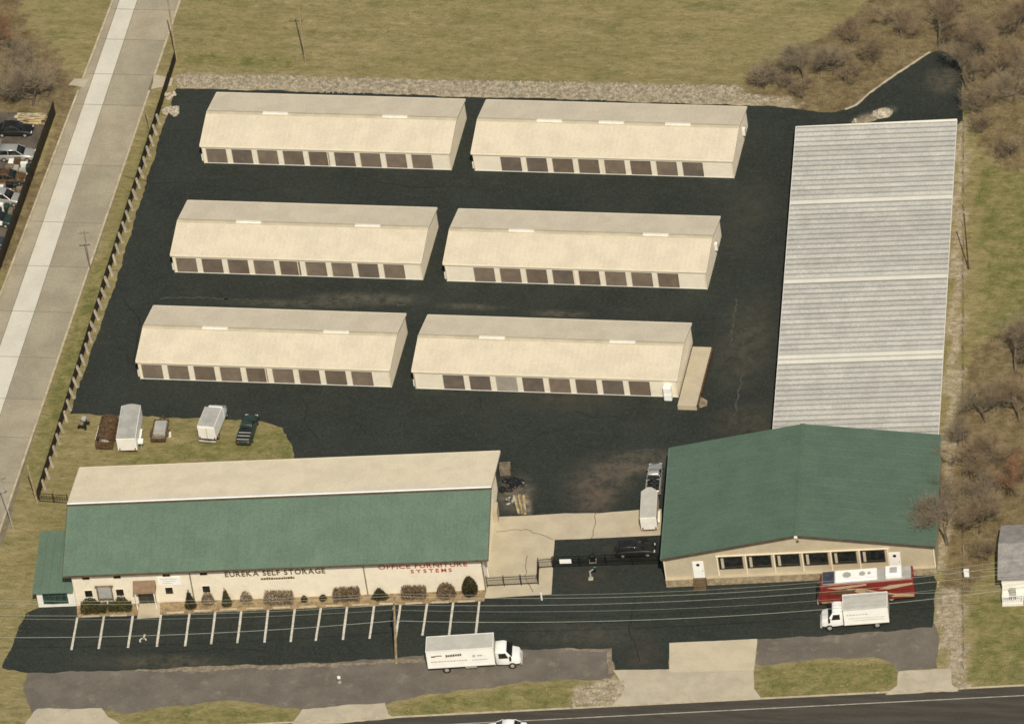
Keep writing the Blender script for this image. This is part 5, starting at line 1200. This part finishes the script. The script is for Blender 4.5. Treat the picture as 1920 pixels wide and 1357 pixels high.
tree('grey leafless tree at the right edge above the lower wood', (1905,700), 'A', twig_grey, .9)
tree('grey brown tree in the lower wood, nearest the long roof', (1848,790), 'B', twig_grey, .9)
tree('reddish leafless tree at the right edge of the lower wood', (1906,930), 'B', twig_red, .9)
tree('leafless tree overhanging the right corner of the green roof', (1776,1022), 'D', twig_grey, .95)
tree('second leafless tree crowding the green roof corner', (1776,965), 'B', twig_grey, .9)
tree('brown tree between the green roof and the grey house', (1836,1000), 'A', twig_brown, .8)
tree('brown leafless tree in the middle of the lower wood', (1868,880), 'A', twig_brown, .8)
tree('leafless sapling at the right corner of the long shed', (1796,835), 'C', twig_grey, .9)
tree('leafless tree behind the warehouse corner beside the long roof', (1822,905), 'B', twig_brown, .85)
tree('brown leafless tree at the right edge between the two woods', (1912,790), 'D', twig_brown, .8)
tree('grey thicket tree right of the white cabinet', (1850,960), 'C', twig_grey, 1.2)
tree('brown thicket bush on the wood edge left of the asphalt curve', (1505,185), 'E', twig_brown, 1.1)
tree('brown thicket bush just above the rock strip end', (1475,165), 'E', twig_grey, 1.0)
tree('low thicket bush between the asphalt tip and the small grey tree', (1600,160), 'E', twig_brown, 1.2)
tree('brown thicket tree at the top edge of the wood', (1780,40), 'C', twig_brown, 1.3)
tree('grey thicket tree in the middle of the upper wood', (1835,215), 'C', twig_grey, 1.2)
tree('brown tree at the top of the right boundary wood', (1880,150), 'B', twig_brown, .9)
tree('low brown bush on the wood edge beside the white cabinet', (1850,1050), 'E', twig_brown, 1.1)
# undergrowth
mb = MB(); rnd = random.Random(5)
for poly, n in ((LITTER[0],900),(LITTER[1],650),(LITTER[2],300)):
    x0 = min(p[0] for p in poly); x1 = max(p[0] for p in poly); y0 = min(p[1] for p in poly); y1 = max(p[1] for p in poly); k = 0; tr_ = 0
    while k < n and tr_ < n*8:
        tr_ += 1; x, y = rnd.uniform(x0,x1), rnd.uniform(y0,y1)
        if not inpoly(x,y,poly) or inpoly(x,y,yard) or math.sin(x*.35+1)*math.sin(y*.41)+rnd.random()*1.2 < .35: continue
        k += 1; h = rnd.uniform(.25,.9); a_ = rnd.random()*6.28
        for q in range(3):
            b_ = a_+q*2.1; tipx, tipy = x+math.cos(b_)*h*.6, y+math.sin(b_)*h*.6; wx, wy = -math.sin(b_)*.03, math.cos(b_)*.03
            mb.add([(x-wx,y-wy,0),(x+wx,y+wy,0),(tipx,tipy,h)],[(0,1,2)])
o = mb.build('undergrowth', twig_brown); tag(o, 'brown leafless undergrowth below the bare trees', 'undergrowth', kind='stuff')
# tufts of dry grass in the field and verges
mb = MB()
FIELD = pxpoly((345,-40),(1500,-40),(1560,20),(1400,60),(1380,150),(1100,150),(800,144),(340,130))
for poly, n in ((FIELD,6500),(GREEN[0],1200),(GREEN[1],900),(GREEN[2],900),(GREEN[3],700),(GREEN[4],300),(GREEN[5],500),(pxpoly((100,930),(120,1000),(60,1140),(0,1260),(0,1040)),900)):
    x0 = min(p[0] for p in poly); x1 = max(p[0] for p in poly); y0 = min(p[1] for p in poly); y1 = max(p[1] for p in poly)
    for _ in range(n):
        x, y = rnd.uniform(x0,x1), rnd.uniform(y0,y1)
        if not inpoly(x,y,poly): continue
        h = rnd.uniform(.04,.1); a_ = rnd.random()*6.28
        for q in range(3):
            b_ = a_+q*2.1; c_, s_ = math.cos(b_), math.sin(b_); mb.add([(x-s_*.06,y+c_*.06,0),(x+s_*.06,y-c_*.06,0),(x+c_*h,y+s_*h,h)],[(0,1,2)])
tuft = mat('dry_grass_tuft', (0.30,0.245,0.115), 0.9, 0.4, 0.8, 5, 0.2)
o = mb.build('grass_tufts', tuft); tag(o, 'tufts of dry grass in the field and on the verges', 'grass', kind='stuff')
